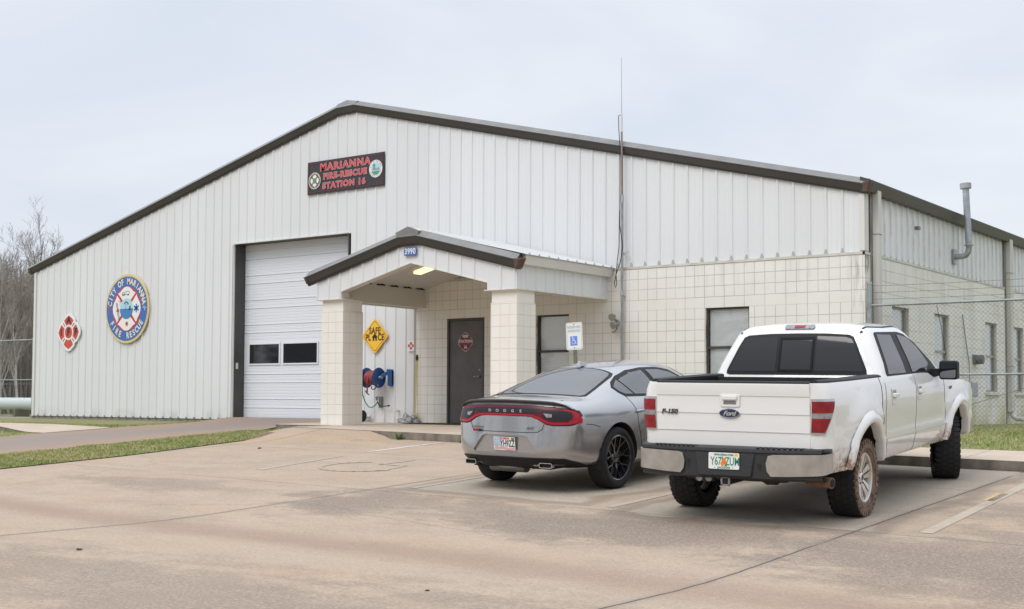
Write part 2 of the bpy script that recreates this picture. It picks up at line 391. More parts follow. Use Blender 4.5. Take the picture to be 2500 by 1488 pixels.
# parking lot sheet: left edge curves away along the lawn strip
LOT = [(16.1, -14.2), (16.05, -10.5), (15.98, -8.9), (15.72, -7.5), (15.45, -6.0), (15.15, -4.7), (15.0, -4.05), (14.82, -3.27), (14.95, -3.3), (15.0, -4.0), (15.0, -4.42), (17.35, -4.42), (46, -4.42), (46, -44), (-18, -44), (-18, -15.4), (8, -15.2), (13, -14.9)]
def HL(x, y):
    z = H(x, y)
    # kerb ramp up to the porch slab
    if y > -6.0 and 13.0 < x < 17.6:
        t = sstep((y+6.0)/1.75)*sstep((17.5-x)/.35)*sstep((x-14.2)/.8); z += t*(SW(x, -4.4)-H(x, -4.4)-.004)
    return z
zsheet('parking_lot', LOT, .5, HL, m_lot)
DRV = [(8.3, .28), (8.3, -1.5), (8.0, -3.0), (7.9, -4.6), (8.3, -6.5), (8.6, -9), (8.2, -12), (6.0, -15.1), (15.2, -15.3), (14.3, -13.2), (14.15, -9.5), (14.0, -8), (13.88, -6.5), (13.76, -5), (13.68, -3.85), (13.2, -3.0), (12.5, -1.5), (12.3, .28)]
zsheet('driveway', DRV, .5, lambda x, y: max(H(x, y), -.9)+.004+(.05*sstep((y+1.2)/1.2)), m_drive)
# pavement slabs
PORCH = [(12.38, 0), (12.55, -1.5), (13.25, -3.0), (13.75, -3.62), (14.83, -3.25), (14.98, -3.3), (15.0, -4.4), (19.9, -4.4), (19.9, 0)]
zsheet('porch_slab', [(x, y) for x, y in PORCH], .45, lambda x, y: SW(x, y), m_walk, skirt=.4)
zsheet('pavement', [(19.9, -4.4), (46, -4.4), (46, -3.0), (19.9, -3.0)], .5, lambda x, y: SW(x, y), m_walk, skirt=.4)
def SWL(x, y):
    z = -.105-.012*(-y-3.3); t = sstep((x-5.6)/2.0)
    return z*(1-t)+(H(x, y)+.012)*t
zsheet('pavement', [(-16, -4.75), (5.6, -4.75), (7.3, -4.95), (8.05, -5.0), (8.1, -3.3), (7.2, -3.15), (5.6, -3.3), (-16, -3.3)], .4, SWL, m_walk, skirt=.4)
# lawns: soil sheets
LAWN = [[(14.28, -13.1), (14.17, -9.5), (14.02, -8), (13.9, -6.5), (13.78, -5), (13.72, -3.9), (13.78, -3.65), (14.82, -3.28), (15.0, -4.05), (15.15, -4.7), (15.45, -6.0), (15.72, -7.5), (15.98, -8.9), (16.05, -10.5), (16.1, -14.1), (14.5, -14.3)],
        [(-16, -3.3), (5.6, -3.3), (7.2, -3.15), (8.05, -3.0), (8.28, -1.5), (8.3, -.4), (7.6, -.02), (-16, -.02)],
        [(-16, -12.5), (8.1, -12.2), (8.55, -9), (8.25, -6.5), (7.95, -5.05), (7.3, -4.98), (5.6, -4.78), (-16, -4.78)],
        [(19.9, -3.0), (46, -3.0), (46, 22), (24.45, 22), (24.45, -.02), (19.9, -.02)],
        [(-16, .0), (-.05, 0), (-.05, 9), (-16, 9)]]
def LZ0(x, y): return H(x, y)+.012-.035*sstep((y+4.6)/.8)
def LZ1(x, y): t = sstep((x-6.2)/2); return (-.125-.075*sstep((y+2.8)/1.5))*(1-t)+(H(x, y)-.02)*t
def LZ2(x, y): return H(x, y)+.0
def LZ3(x, y):
    if y >= 0: return -.0
    t = -y/3.0; return (SW(x, -3.0)-.01)*t
def LZ4(x, y): return -.15
LZ = [LZ0, LZ1, LZ2, LZ3, LZ4]
for i, (poly, zf) in enumerate(zip(LAWN, LZ)): zsheet('lawn', poly, .6, zf, m_soil)
def inside(p, poly):
    x, y = p; c = False
    for i in range(len(poly)):
        (x1, y1), (x2, y2) = poly[i-1], poly[i]
        if (y1 > y) != (y2 > y) and x < (x2-x1)*(y-y1)/(y2-y1)+x1: c = not c
    return c
m = mat('grass_blade', (.09, .14, .03), rough=.7, spec=.25); g = NG(m); n1 = g.noise(.9, 4); n2 = g.noise(6, 3)
col = g.mix(g.ramp(n1, .38, .64), (.165, .275, .045), (.35, .35, .125)); col = g.mix(g.ramp(n2, .35, .7, 0, .85), col, (.50, .44, .25))
g.out(col); m.node_tree.nodes['Principled BSDF'].inputs['Subsurface Weight'].default_value = 0; m_blade = m
def grass(name, poly, zf, n, h, win, label):
    rnd = random.Random(hash(name) % 100); vs = []; fs = []; k = 0
    x0, x1, y0, y1 = win
    while k < n:
        x = rnd.uniform(x0, x1); y = rnd.uniform(y0, y1)
        if not inside((x, y), poly): continue
        k += 1; a = rnd.uniform(0, 2*pi); w = rnd.uniform(.004, .008); hh = h*rnd.uniform(.4, 1.25)*(.75+.5*noise.noise((x*1.3, y*1.3, 0))); le = hh*rnd.uniform(.2, 1.1); z = zf(x, y)-.005
        dx, dy = cos(a), sin(a); b_ = rnd.uniform(0, 2*pi); o = len(vs)
        vs += [(x-dx*w, y-dy*w, z), (x+dx*w, y+dy*w, z), (x+cos(b_)*le+dx*w*.3, y+sin(b_)*le+dy*w*.3, z+hh), (x+cos(b_)*le-dx*w*.3, y+sin(b_)*le-dy*w*.3, z+hh*.96)]
        fs.append((o, o+1, o+2, o+3))
    o = MB().add(vs, fs).build(name, m_blade, recalc=False); tag(o, label, 'grass', kind='stuff'); return o
grass('grass', LAWN[0], LZ0, 60000, .05, (13.7, 16.1, -13, -3.3), 'green and straw lawn strip between the garage driveway and the parking lot')
grass('grass', LAWN[1], LZ1, 42000, .05, (-7, 8.3, -3.3, 0), 'short grass along the foot of the white metal wall left of the garage')
grass('grass', LAWN[2], LZ2, 60000, .05, (-4, 8.6, -12, -4.8), 'grass below the left pavement kerb, at the left edge of the photo')
grass('grass', LAWN[3], LZ3, 90000, .055, (20, 34, -3, 7), 'grass around the chain-link fence beyond the white pickup')
# weeds at the kerb foot
def weed(x, y, z, n, h, label):
    b = MB(); rnd = random.Random(int(x*100))
    for i in range(n):
        a = rnd.uniform(0, 2*pi); L = h*rnd.uniform(.6, 1.1); e = rnd.uniform(.5, 1.25); w = h*.09
        p = [Vector((cos(a)*L*t*cos(e*(1-.25*t)), sin(a)*L*t*cos(e*(1-.25*t)), L*t*sin(e))) for t in (0, .35, .7, 1)]
        sdv = Vector((-sin(a), cos(a), 0)); o = []
        for q, ww in zip(p, (w*.4, w, w*.8, 0)): o += [tuple(q+sdv*ww), tuple(q-sdv*ww)]
        b.add(o, [(0, 1, 3, 2), (2, 3, 5, 4), (4, 5, 7, 6)])
    ob = b.build('weed', mat('weed_leaf', (.08, .19, .03), rough=.6, var=.3, vscale=20), recalc=False); ob.location = (x, y, z); tag(ob, label, 'weed', 'weeds at the foot of the kerb'); return ob
weed(17.72, -4.48, H(17.72, -4.5), 26, .15, 'green weed at the kerb corner beside the ramp')
weed(19.1, -4.47, H(19.1, -4.5), 12, .09, 'tiny weed at the kerb foot left of the silver car')
weed(28.42, -4.52, H(28.42, -4.5), 34, .26, 'tall leafy weed at the kerb right of the pickup front wheel')
weed(28.85, -4.47, H(28.85, -4.5), 16, .10, 'low weed at the kerb at the right edge of the photo')
weed(26.1, -4.50, H(26.1, -4.5), 24, .14, 'weed at the kerb in the shade under the pickup')
# painted lines
def line(x0, y0, x1, y1, w, m, name='parking_line'):
    dx, dy = x1-x0, y1-y0; L = sqrt(dx*dx+dy*dy); nx, ny = -dy/L*w/2, dx/L*w/2; n = max(1, int(L/.4)); P = []
    for i in range(n+1):
        t = i/n; x = x0+dx*t; y = y0+dy*t; P.append([(x+nx, y+ny, HL(x+nx, y+ny)+.004), (x-nx, y-ny, HL(x-nx, y-ny)+.004)])
    o = MB().grid(P).build(name, m)
    if sum(p.normal.z for p in o.data.polygons) < 0: o.data.flip_normals()
    return tag(o, kind='structure')
def wornpaint(name, c, lo, hi, base=(.43, .36, .29)):
    m = mat(name, c, rough=.8); g = NG(m); n = g.noise(7, 6, rough=.7); n2 = g.noise(.8, 3)
    col = g.mix(g.ramp(g.math('ADD', g.math('MULTIPLY', n, .5), g.math('MULTIPLY', n2, .5)), lo, hi), base, c); g.out(col); return m
m_wl = wornpaint('worn_white', (.62, .60, .55), .42, .58); m_yl = wornpaint('worn_yellow', (.58, .42, .2), .52, .66, (.40, .34, .27)); m_pale = wornpaint('ghost_line', (.47, .40, .31), .30, .62, (.35, .29, .22))
m_y2 = wornpaint('yellow_left', (.60, .40, .16), .30, .60, (.47, .38, .25))
line(18.78, -4.55, 18.85, -6.5, .09, m_wl); line(18.97, -7.2, 19.35, -9.2, .09, m_pale)
line(28.5, -5.2, 28.72, -9.9, .12, m_pale); line(28.53, -6.75, 28.56, -7.45, .12, m_y2, 'yellow_parking_mark')
line(22.5, -6.4, 22.55, -9.7, .10, m_yl)
line(25.4, -6.0, 25.42, -9.9, .10, m_pale)
# faded wheelchair mark on the lot
b = MB(); cx, cy = 20.35, -7.9
for q in stroke([(cx+.0, cy+.75), (cx-.02, cy+.1), (cx+.42, cy+.1), (cx+.55, cy-.55)], .08)+stroke([(cx+.62*cos(t), cy-.25+.62*sin(t)) for t in [2.2+.25*i for i in range(16)]], .07): b.add([(x, y, H(x, y)+.005) for x, y in q], [(0, 1, 2, 3)])
o = b.build('parking_symbol', wornpaint('faint_symbol', (.45, .38, .295), .56, .80, (.41, .335, .255))); tag(o, kind='structure')
for p in o.data.polygons:
    if p.normal.z < 0: o.data.flip_normals(); break
# small debris
m_leaf = mat('dead_leaf', (.06, .035, .02), rough=.9)
for i, (x, y, s, lb) in enumerate([(23.5, -14.95, .032, 'small dark brown clod lying at the lower left of the lot'), (26.9, -14.6, .025, 'dark leaf scrap near the bottom edge of the lot'), (16.85, -6.9, .045, 'dark leaf on the lot in front of the porch ramp')]):
    bm = bmesh.new(); bmesh.ops.create_icosphere(bm, subdivisions=2, radius=s)
    for v in bm.verts: v.co *= .7+.6*noise.noise(v.co*30+Vector((i, 0, 0))); v.co.z *= .4
    me = bpy.data.meshes.new('leaf'); bm.to_mesh(me); bm.free(); me.materials.append(m_leaf); o = bpy.data.objects.new('dead_leaf', me); C.objects.link(o); o.location = (x, y, H(x, y)+s*.2); tag(o, lb, 'leaf')
# ------------------------------------------------------------------ building materials
FT = .3048
m = mat('white_siding', (.72, .73, .725), rough=.42, spec=.4); g = NG(m); X, Y, Z = g.xyz()
n1 = g.noise(.6, 4, (1, 1, .35)); n2 = g.noise(9, 4, (1, 1, .06)); col = g.mix(g.ramp(n1, .3, .7), (.725, .735, .74), (.69, .70, .71))
col = g.mix(g.ramp(n2, .55, .8, 0, .14), col, (.52, .52, .50))
wn = g.n.new('ShaderNodeTexWhiteNoise'); wn.noise_dimensions = '2D'; g.l.new(g.vec(g.math('FLOOR', g.math('DIVIDE', X, .9144)), g.math('FLOOR', g.math('DIVIDE', Y, .9144)), 0), wn.inputs['Vector'])
col = g.mix(g.math('MULTIPLY', wn.outputs['Value'], .45), col, (.63, .635, .63))
gr_ = g.math('MULTIPLY', g.ramp(Z, .30, .0), g.ramp(g.noise(3, 5, (1, 1, .5)), .40, .65, 0, .35)); col = g.mix(gr_, col, (.36, .30, .20))
rs_ = g.math('MULTIPLY', g.ramp(g.noise(7, 5, (1, 1, .05), loc=(5, 0, 0)), .62, .78), .20); col = g.mix(rs_, col, (.42, .40, .36))
# mottled ageing on the long side wall
sidew = g.math('MULTIPLY', g.ramp(X, 24.40, 24.42), g.ramp(g.noise(5, 5, (1, .8, .5)), .40, .68, 0, .6)); col = g.mix(sidew, col, (.46, .44, .39))
g.out(col); m_siding = m
m = mat('trim_white', (.66, .65, .62), rough=.5, var=.05, vscale=2); m_trimw = m
m = mat('bronze_trim', (.055, .050, .047), rough=.42, var=.12, vscale=1.2); m_bronze = m
m_bronze2 = mat('bronze_top', (.20, .195, .185), rough=.5, var=.15, vscale=3)
m_rust = mat('rusty_bronze', (.095, .058, .042), rough=.7, var=.3, vscale=9)
m_jamb = mat('dark_jamb', (.062, .058, .055), rough=.5, var=.15, vscale=2)
m_cap = mat('closure_grey', (.20, .20, .20), rough=.7)
m_cap2 = mat('closure_light', (.40, .40, .39), rough=.7)
m_dark = mat('dark_gap', (.012, .012, .012), rough=.9)
def blockmat(name, c1, c2, dirt, dense):
    m = mat(name, c1, rough=.7, spec=.3); g = NG(m); X, Y, Z = g.xyz()
    nx, ny, nz_ = g.xyz(g.n.new('ShaderNodeNewGeometry').outputs['Normal'])
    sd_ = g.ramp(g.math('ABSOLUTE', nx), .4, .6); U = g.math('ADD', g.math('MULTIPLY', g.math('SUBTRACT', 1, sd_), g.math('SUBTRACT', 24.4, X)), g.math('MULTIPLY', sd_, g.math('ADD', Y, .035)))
    if name == 'pillar_block': U = g.math('ADD', g.math('MULTIPLY', g.math('SUBTRACT', 1, sd_), g.math('SUBTRACT', X, 14.35)), g.math('MULTIPLY', sd_, g.math('ADD', Y, 3.0)))
    def comb(v, per, ph=0, w=.005):
        f = g.math('ABSOLUTE', g.math('SUBTRACT', g.math('FRACT', g.math('ADD', g.math('DIVIDE', v, per), .5+ph)), .5)); return g.ramp(f, w/per*1.3, w/per*.7)
    v8 = comb(U, .2032); v16 = comb(U, .4064, .5); hz = comb(Z, .2032, 0)
    lint = g.math('MULTIPLY', g.ramp(Z, 2.236, 2.240), g.ramp(Z, 2.442, 2.437)) if name != 'pillar_block' else g.ramp(Z, 2.25, 2.26)
    vert = g.math('ADD', g.math('MULTIPLY', g.math('SUBTRACT', 1, lint), v8), g.math('MULTIPLY', lint, v16 if name != 'pillar_block' else 0))
    
    vn = g.noise(2.3, 3, loc=(3, 3, 3)); vert = g.math('MULTIPLY', vert, g.ramp(vn, .25, .5, .55, 1))
    soft = g.math('MULTIPLY', g.near(Z, 2.2352, .02), .55) if name != 'pillar_block' else 0
    hz = g.math('SUBTRACT', hz, soft, clamp=True)
    ln = g.math('MAXIMUM', vert, hz)
    # per block tone
    wn = g.n.new('ShaderNodeTexWhiteNoise'); wn.noise_dimensions = '2D'
    g.l.new(g.vec(g.math('FLOOR', g.math('DIVIDE', U, .2032)), g.math('FLOOR', g.math('DIVIDE', Z, .2032)), 0), wn.inputs['Vector'])
    n1 = g.noise(1.2, 5); col = g.mix(g.math('ADD', g.math('MULTIPLY', g.ramp(n1, .3, .7), .6), g.math('MULTIPLY', wn.outputs['Value'], .4)), c1, c2)
    right = g.ramp(X, 18.5, 21.5)
    streak = g.ramp(g.noise(4, 5, (1.6, 1.6, .22), rough=.65), .48, .75)
    top = g.ramp(Z, 2.1, 3.1); corner = g.ramp(X, 24.1, 24.4)
    if dirt:
        dm = g.math('MULTIPLY', streak, g.math('MAXIMUM', g.math('MULTIPLY', right, g.math('MULTIPLY', top, .30)), g.math('MULTIPLY', corner, .8)))
        dm = g.math('MULTIPLY', dm, g.math('SUBTRACT', 1, g.math('MULTIPLY', sd_, .7)))
        col = g.mix(dm, col, (.20, .185, .15))
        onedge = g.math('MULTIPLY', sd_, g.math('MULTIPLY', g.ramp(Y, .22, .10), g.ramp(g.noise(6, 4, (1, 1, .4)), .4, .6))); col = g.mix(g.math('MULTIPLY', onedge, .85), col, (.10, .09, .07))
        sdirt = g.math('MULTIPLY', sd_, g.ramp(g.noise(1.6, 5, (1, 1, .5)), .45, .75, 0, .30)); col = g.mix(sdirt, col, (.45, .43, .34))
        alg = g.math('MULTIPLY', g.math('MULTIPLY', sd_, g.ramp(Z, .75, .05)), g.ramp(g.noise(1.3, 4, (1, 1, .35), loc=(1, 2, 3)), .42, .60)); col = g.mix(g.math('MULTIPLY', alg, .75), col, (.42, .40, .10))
        alg2 = g.math('MULTIPLY', g.ramp(Z, .25, .0), g.ramp(g.noise(2, 4), .35, .6)); col = g.mix(g.math('MULTIPLY', alg2, .5), col, (.42, .36, .16))
    lc = g.mix(right, (.42, .355, .27), (.20, .195, .18)) if dirt else (.56, .50, .42)
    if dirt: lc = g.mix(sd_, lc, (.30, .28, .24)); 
    lamt = g.math('MULTIPLY', ln, g.ramp(g.noise(1.7, 4, loc=(6, 6, 6)), .2, .6, .20, .62))
    if dirt: lamt = g.math('MULTIPLY', lamt, g.math('SUBTRACT', 1, g.math('MULTIPLY', g.math('MULTIPLY', sd_, vert), .75)))
    col = g.mix(lamt, col, lc)
    fine = g.noise(60, 3)
    g.out(col, nrm=g.bump(g.math('SUBTRACT', g.math('MULTIPLY', fine, .12), ln), .5, .008)); return m
m_block = blockmat('painted_block', (.775, .755, .705), (.725, .70, .65), True, 1)
m_pillar = blockmat('pillar_block', (.80, .765, .70), (.755, .72, .655), False, 1)
m_found = mat('foundation_concrete', (.16, .145, .125), rough=.9, col2=(.30, .27, .23), vscale=5, bump=.3)
m_glass = mat('dark_glass', (.02, .022, .025), rough=.04, spec=.9)
m_blind = mat('blind_white', (.84, .85, .86), rough=.6)
m_wframe = mat('window_bronze', (.055, .045, .038), rough=.45)
m_wframe2 = mat('window_tan', (.33, .30, .25), rough=.5)
m_doorw = mat('door_white', (.70, .725, .76), rough=.40, spec=.4)
m_galv = mat('galvanised', (.36, .38, .40), rough=.45, metal=.75, var=.25, vscale=8)
m_pipe = mat('grey_pipe', (.30, .31, .32), rough=.5, metal=.4, var=.25, vscale=6)
m_black = mat('black_plastic', (.012, .012, .013), rough=.45)
m_rubber = mat('black_rubber', (.018, .018, .018), rough=.75)

ST = empty('fire_station', (0, 0, 0), 'white metal fire station with dark roof trim, block front wall, garage door and gabled porch', 'building')
def ribbed(mb, u0, u1, ribs, zf, P, holes=(), minor=True, rh=.022):
    """ribbed sheet: P(u,w,z)->xyz, zf(u)->(z0,z1)"""
    br = {u0: 0., u1: 0.}
    for c in ribs:
        for du, w in ((-.034, 0), (-.014, rh), (.014, rh), (.034, 0)):
            if u0 < c+du < u1: br[round(c+du, 5)] = w
        if minor:
            for k in (.10, .205):
                for du, w in ((-.012, 0), (0, .0018), (.012, 0)):
                    if u0 < c+k+du < u1: br[round(c+k+du, 5)] = w
    for h in holes:
        for u in h[:2]:
            if u0 < u < u1 and round(u, 5) not in br: br[round(u, 5)] = 0.
    us = sorted(br); cuts = sorted(us)
    for a, b_ in zip(us, us[1:]):
        if b_-a < 1e-6: continue
        wa, wb = br[a], br[b_]; spans = [(zf(a)[0], zf(b_)[0], zf(a)[1], zf(b_)[1])]
        mid = (a+b_)/2
        for h in holes:
            if h[0] < mid < h[1]:
                new = []
                for s0, s0b, s1, s1b in spans:
                    if h[3] <= s0 or h[2] >= s1: new.append((s0, s0b, s1, s1b)); continue
                    if h[2] > s0: new.append((s0, s0b, h[2], h[2]))
                    if h[3] < s1: new.append((h[3], h[3], s1, s1b))
                spans = new
        for s0, s0b, s1, s1b in spans: mb.add([P(a, wa, s0), P(b_, wb, s0b), P(b_, wb, s1b), P(a, wa, s1)], [(0, 1, 2, 3)])
PF = lambda u, w, z: (u, -w, z)
def ztop(x): return 4.13+.25*min(x, 24.4-x) if abs(x-12.2) > .28 else 4.13+.25*11.92
RIBS = [(k+1)*FT-.048 for k in range(79)]
b = MB(); ribbed(b, 0, 24.4, RIBS, lambda u: (-.0 if u < 14.31 else 3.10, ztop(u)), PF, holes=[(8.39, 12.22, -1, 4.31)])
FS = b
def closures(mb, ribs, P, z, sgn=1, hh=.055):
    for c in ribs:
        mb.prism([(c-.036, z-.004), (c+.036, z-.004), (c+.012, z+hh), (c-.012, z+hh)], lambda a, b_, d: P(a, d, b_), .008, .027)
FS.cur = 1; closures(FS, [r for r in RIBS if r < 8.3], PF, 0, hh=.045)
FS.cur = 2; closures(FS, [r for r in RIBS if r > 14.4], PF, 3.10, hh=.085); FS.build('front_siding', [m_siding, m_cap, m_cap2], ST, recalc=False)
# side wall siding (x = 24.4, faces +x)
PS = lambda u, w, z: (24.4+w, u, z)
b = MB(); RS = [1.0204+FT*k-.02 for k in range(-3, 70)]; ribbed(b, .0, 22, RS, lambda u: (3.10, 4.26), PS, rh=.034); b.cur = 1; closures(b, [r for r in RS if .3 < r < 14], PS, 3.10, hh=.07); b.build('side_siding', [m_siding, m_cap2], ST, recalc=False)
# left side and rear walls, plain backing
b = MB(); b.add([(0, 0, -.3), (0, 22, -.3), (0, 22, 4.1), (0, 0, 4.13)], [(0, 1, 2, 3)]); b.add([(0, 22, -.3), (24.4, 22, -.3), (24.4, 22, 4.1), (12.2, 22, 7.15), (0, 22, 4.1)], [(0, 1, 2, 3, 4)]); b.build('outer_wall', m_siding, ST)
b = MB(); b.box((-.0, .02, -.5), (8.39, .3, -.002)); b.build('foundation', m_found, ST)
b = MB(); b.prism([(-.035, -.0), (.06, -.0), (.06, 4.10), (-.035, 4.08)], lambda a, c, d: (a, d, c), -.036, -.002); b.build('corner_trim', m_trimw, ST)
b = MB(); b.box((24.34, -.036, 3.12), (24.436, -.0025, 4.10)); b.box((24.4025, -.0022, 3.12), (24.436, .16, 4.14)); b.build('corner_trim', m_trimw, ST)
# roof
def roofline(x): return 4.32+.25*min(x+.0, 24.4-x)
b = MB()
for x0, x1 in ((-.03, 12.2), (12.2, 24.41)): b.add([(x0, -.03, roofline(x0)-.03), (x1, -.03, roofline(x1)-.03), (x1, 22.2, roofline(x1)-.03), (x0, 22.2, roofline(x0)-.03), (x0, -.03, roofline(x0)-.12), (x1, -.03, roofline(x1)-.12), (x1, 22.2, roofline(x1)-.12), (x0, 22.2, roofline(x0)-.12)], [(0, 1, 2, 3), (7, 6, 5, 4), (0, 4, 5, 1), (2, 6, 7, 3), (1, 5, 6, 2), (3, 7, 4, 0)])
roof = b.build('roof', m_trimw, ST)
def rake(name, path, y, mlist, parent, k=1.0):
    """path of lip points (x,z); profile swept in vertical planes"""
    prof = [(-.03, .115), (.03, .105), (.135, .004), (.135, -.012), (.125, -.016), (.078, -.128), (.052, -.131), (.047, -.16), (.0, -.162)]
    b = MB(); n = len(prof); vs = []
    for x, z in path: vs += [(x, y-w*k, z+d*k) for w, d in prof]
    for i in range(len(path)-1):
        for j in range(n-1):
            b.cur = 1 if j < 2 else 0; o = [i*n+j, i*n+j+1, (i+1)*n+j+1, (i+1)*n+j]; b.add([vs[q] for q in o], [(0, 1, 2, 3)])
    for e in (0, len(path)-1): b.cur = 0; b.add(vs[e*n:(e+1)*n], [tuple(range(n))])
    return b.build(name, mlist, parent, weld=.0005)
pth = [(-.20, 4.182), (11.91, 7.225), (12.46, 7.235), (24.52, 4.245)]
rk = rake('rake_trim', pth, 0, [m_bronze, m_bronze2], ST)
b = MB(); b.cur = 0; b.add([(11.86, -.05, 7.33), (12.15, -.02, 7.405), (12.52, -.05, 7.33), (12.46, -.128, 7.245), (11.91, -.128, 7.235), (12.15, .5, 7.42), (11.7, .5, 7.31), (12.7, .5, 7.3)], [(0, 1, 3, 4), (1, 2, 3), (0, 6, 5, 1), (1, 5, 7, 2)]); b.build('ridge_cap', m_bronze2, ST)
# thin white edge under the rake
# eave gutter along the right side
b = MB(); prof = [(-.02, .075), (.0, .07), (.15, .012), (.185, .0), (.185, -.015), (.13, -.185), (.0, -.19)]
y0, y1 = -.09, 22; L = len(prof)
for j in range(L-1):
    b.cur = 1 if j < 3 else 0; (w0, d0), (w1, d1) = prof[j], prof[j+1]
    b.add([(24.4+w0, y0, 4.32+d0), (24.4+w1, y0, 4.32+d1), (24.4+w1, y1, 4.32+d1), (24.4+w0, y1, 4.32+d0)], [(0, 1, 2, 3)])
b.cur = 0; b.add([(24.4+w, y0, 4.32+d) for w, d in prof], [tuple(range(L))])
gut = b.build('gutter', [m_bronze, m_bronze2], ST)
b = MB(); b.hexa([(24.44, -.130, 4.11), (24.52, -.136, 4.11), (24.55, .02, 4.11), (24.44, .02, 4.11)], [(24.44, -.138, 4.28), (24.56, -.142, 4.31), (24.592, .02, 4.326), (24.44, .02, 4.35)]); b.build('corner_cap', m_rust, ST, bevel=.01)
b = MB(); b.hexa([(-.21, -.13, 4.07), (-.12, -.13, 4.09), (-.12, -.0, 4.09), (-.21, -.0, 4.07)], [(-.245, -.14, 4.19), (-.15, -.14, 4.215), (-.15, -.0, 4.25), (-.245, -.0, 4.22)]); b.build('corner_cap', mat('mossy_bronze', (.12, .10, .055), rough=.8, var=.3, vscale=10), ST, bevel=.01)
# ---- block walls with real openings
def wall_holes(mb, u0, u1, z0, z1, holes, P, depth):
    us = sorted({u0, u1, *[h[0] for h in holes], *[h[1] for h in holes]}); zs = sorted({z0, z1, *[h[2] for h in holes], *[h[3] for h in holes]})
    zs = [z for z in zs if z0 <= z <= z1]
    for a, c in zip(us, us[1:]):
        for e, f in zip(zs, zs[1:]):
            if any(h[0] < (a+c)/2 < h[1] and h[2] < (e+f)/2 < h[3] for h in holes): continue
            mb.add([P(a, 0, e), P(c, 0, e), P(c, 0, f), P(a, 0, f)], [(0, 1, 2, 3)])
    for a, c, e, f in holes:
        e = max(e, z0)
        mb.add([P(a, 0, e), P(a, -depth, e), P(a, -depth, f), P(a, 0, f)], [(0, 1, 2, 3)]); mb.add([P(c, 0, e), P(c, 0, f), P(c, -depth, f), P(c, -depth, e)], [(0, 1, 2, 3)])
        mb.add([P(a, 0, f), P(a, -depth, f), P(c, -depth, f), P(c, 0, f)], [(0, 1, 2, 3)])
        if e > z0: mb.add([P(a, 0, e), P(c, 0, e), P(c, -depth, e), P(a, -depth, e)], [(0, 1, 2, 3)])
PB = lambda u, w, z: (u, -.036-w, z); PBS = lambda u, w, z: (24.437+w, u, z)
FH = [(15.18, 16.19, -1, 2.243), (17.52, 18.32, .72, 2.236), (21.37, 22.26, .72, 2.236)]
SH = [(1.28, 2.17, .72, 2.236), (3.62, 4.54, .72, 2.236), (7.0, 7.88, .72, 2.236), (9.16, 10.06, .72, 2.236), (12.2, 13.1, .72, 2.236)]
b = MB(); wall_holes(b, 14.31, 24.437, -.12, 3.05, FH, PB, .12); wall_holes(b, -.036, 22, -.15, 3.05, SH, PBS, .13)
b.add([(14.31, -.036, -.1), (14.31, .0, -.1), (14.31, .0, 3.05), (14.31, -.036, 3.05)], [(0, 1, 2, 3)])
blk = b.build('block_wall', m_block, ST, recalc=False)
b = MB(); b.prism([(14.31, 3.052), (24.445, 3.052), (24.445, 3.098), (14.31, 3.098)], lambda a, c, d: (a, -d, c), .0, .046); b.prism([(-.046, 3.052), (22, 3.052), (22, 3.098), (-.046, 3.098)], lambda a, c, d: (d, a, c), 24.402, 24.447)
b.build('wall_cap', mat('cap_cream', (.62, .60, .54), rough=.7, col2=(.42, .40, .34), vscale=6, mid=.6), ST)
b = MB(); b.box((14.24, -.034, .0), (14.309, -.004, 3.08)); b.build('end_trim', mat('trim_greyed', (.34, .32, .28), rough=.6), ST)
# ---- windows
def window(P, u0, u1, z0, z1, mf, blinds, rail=1.50, name='window'):
    b = MB(); f = .035
    pr = lambda a, c, e, g_, w0, w1: b.prism([(a, e), (c, e), (c, g_), (a, g_)], lambda s, t, d: P(s, d, t), w0, w1)
    pr(u0+.003, u0+f, z0+.003, z1-.003, -.10, -.05); pr(u1-f, u1-.003, z0+.003, z1-.003, -.10, -.05); pr(u0+f, u1-f, z1-f, z1-.003, -.098, -.052); pr(u0+f, u1-f, z0+.003, z0+f, -.098, -.052); pr(u0+f, u1-f, rail-.022, rail+.022, -.095, -.055)
    w = b.build(name, mf, ST)
    b = MB(); b.prism([(u0+f, z0+f), (u1-f, z0+f), (u1-f, z1-f), (u0+f, z1-f)], lambda s, t, d: P(s, d, t), -.082, -.076)
    b.build('pane', m_glassclear, w)
    if blinds:
        b = MB(); z = z0+.05
        while z < z1-.04:
            b.prism([(u0+.045, z), (u1-.045, z), (u1-.045, z+.032), (u0+.045, z+.032)], lambda s, t, d: P(s, d+(t-z)*.35, t), -.120, -.118); z += .0335
        b.build('blind', m_blind, w)
    b = MB(); b.prism([(u0-.02, z0-.02), (u1+.02, z0-.02), (u1+.02, z1+.02), (u0-.02, z1+.02)], lambda s, t, d: P(s, d, t), -.32, -.30); b.build('dark_room', m_dark, w)
    return w
m_glassclear = bpy.data.materials.new('window_glass'); m_glassclear.use_nodes = True; t_ = m_glassclear.node_tree; t_.nodes.remove(t_.nodes['Principled BSDF'])
_o = t_.nodes['Material Output']; _g = t_.nodes.new('ShaderNodeBsdfGlossy'); _g.inputs['Roughness'].default_value = .02; _t = t_.nodes.new('ShaderNodeBsdfTransparent'); _t.inputs[0].default_value = (.96, .97, .97, 1)
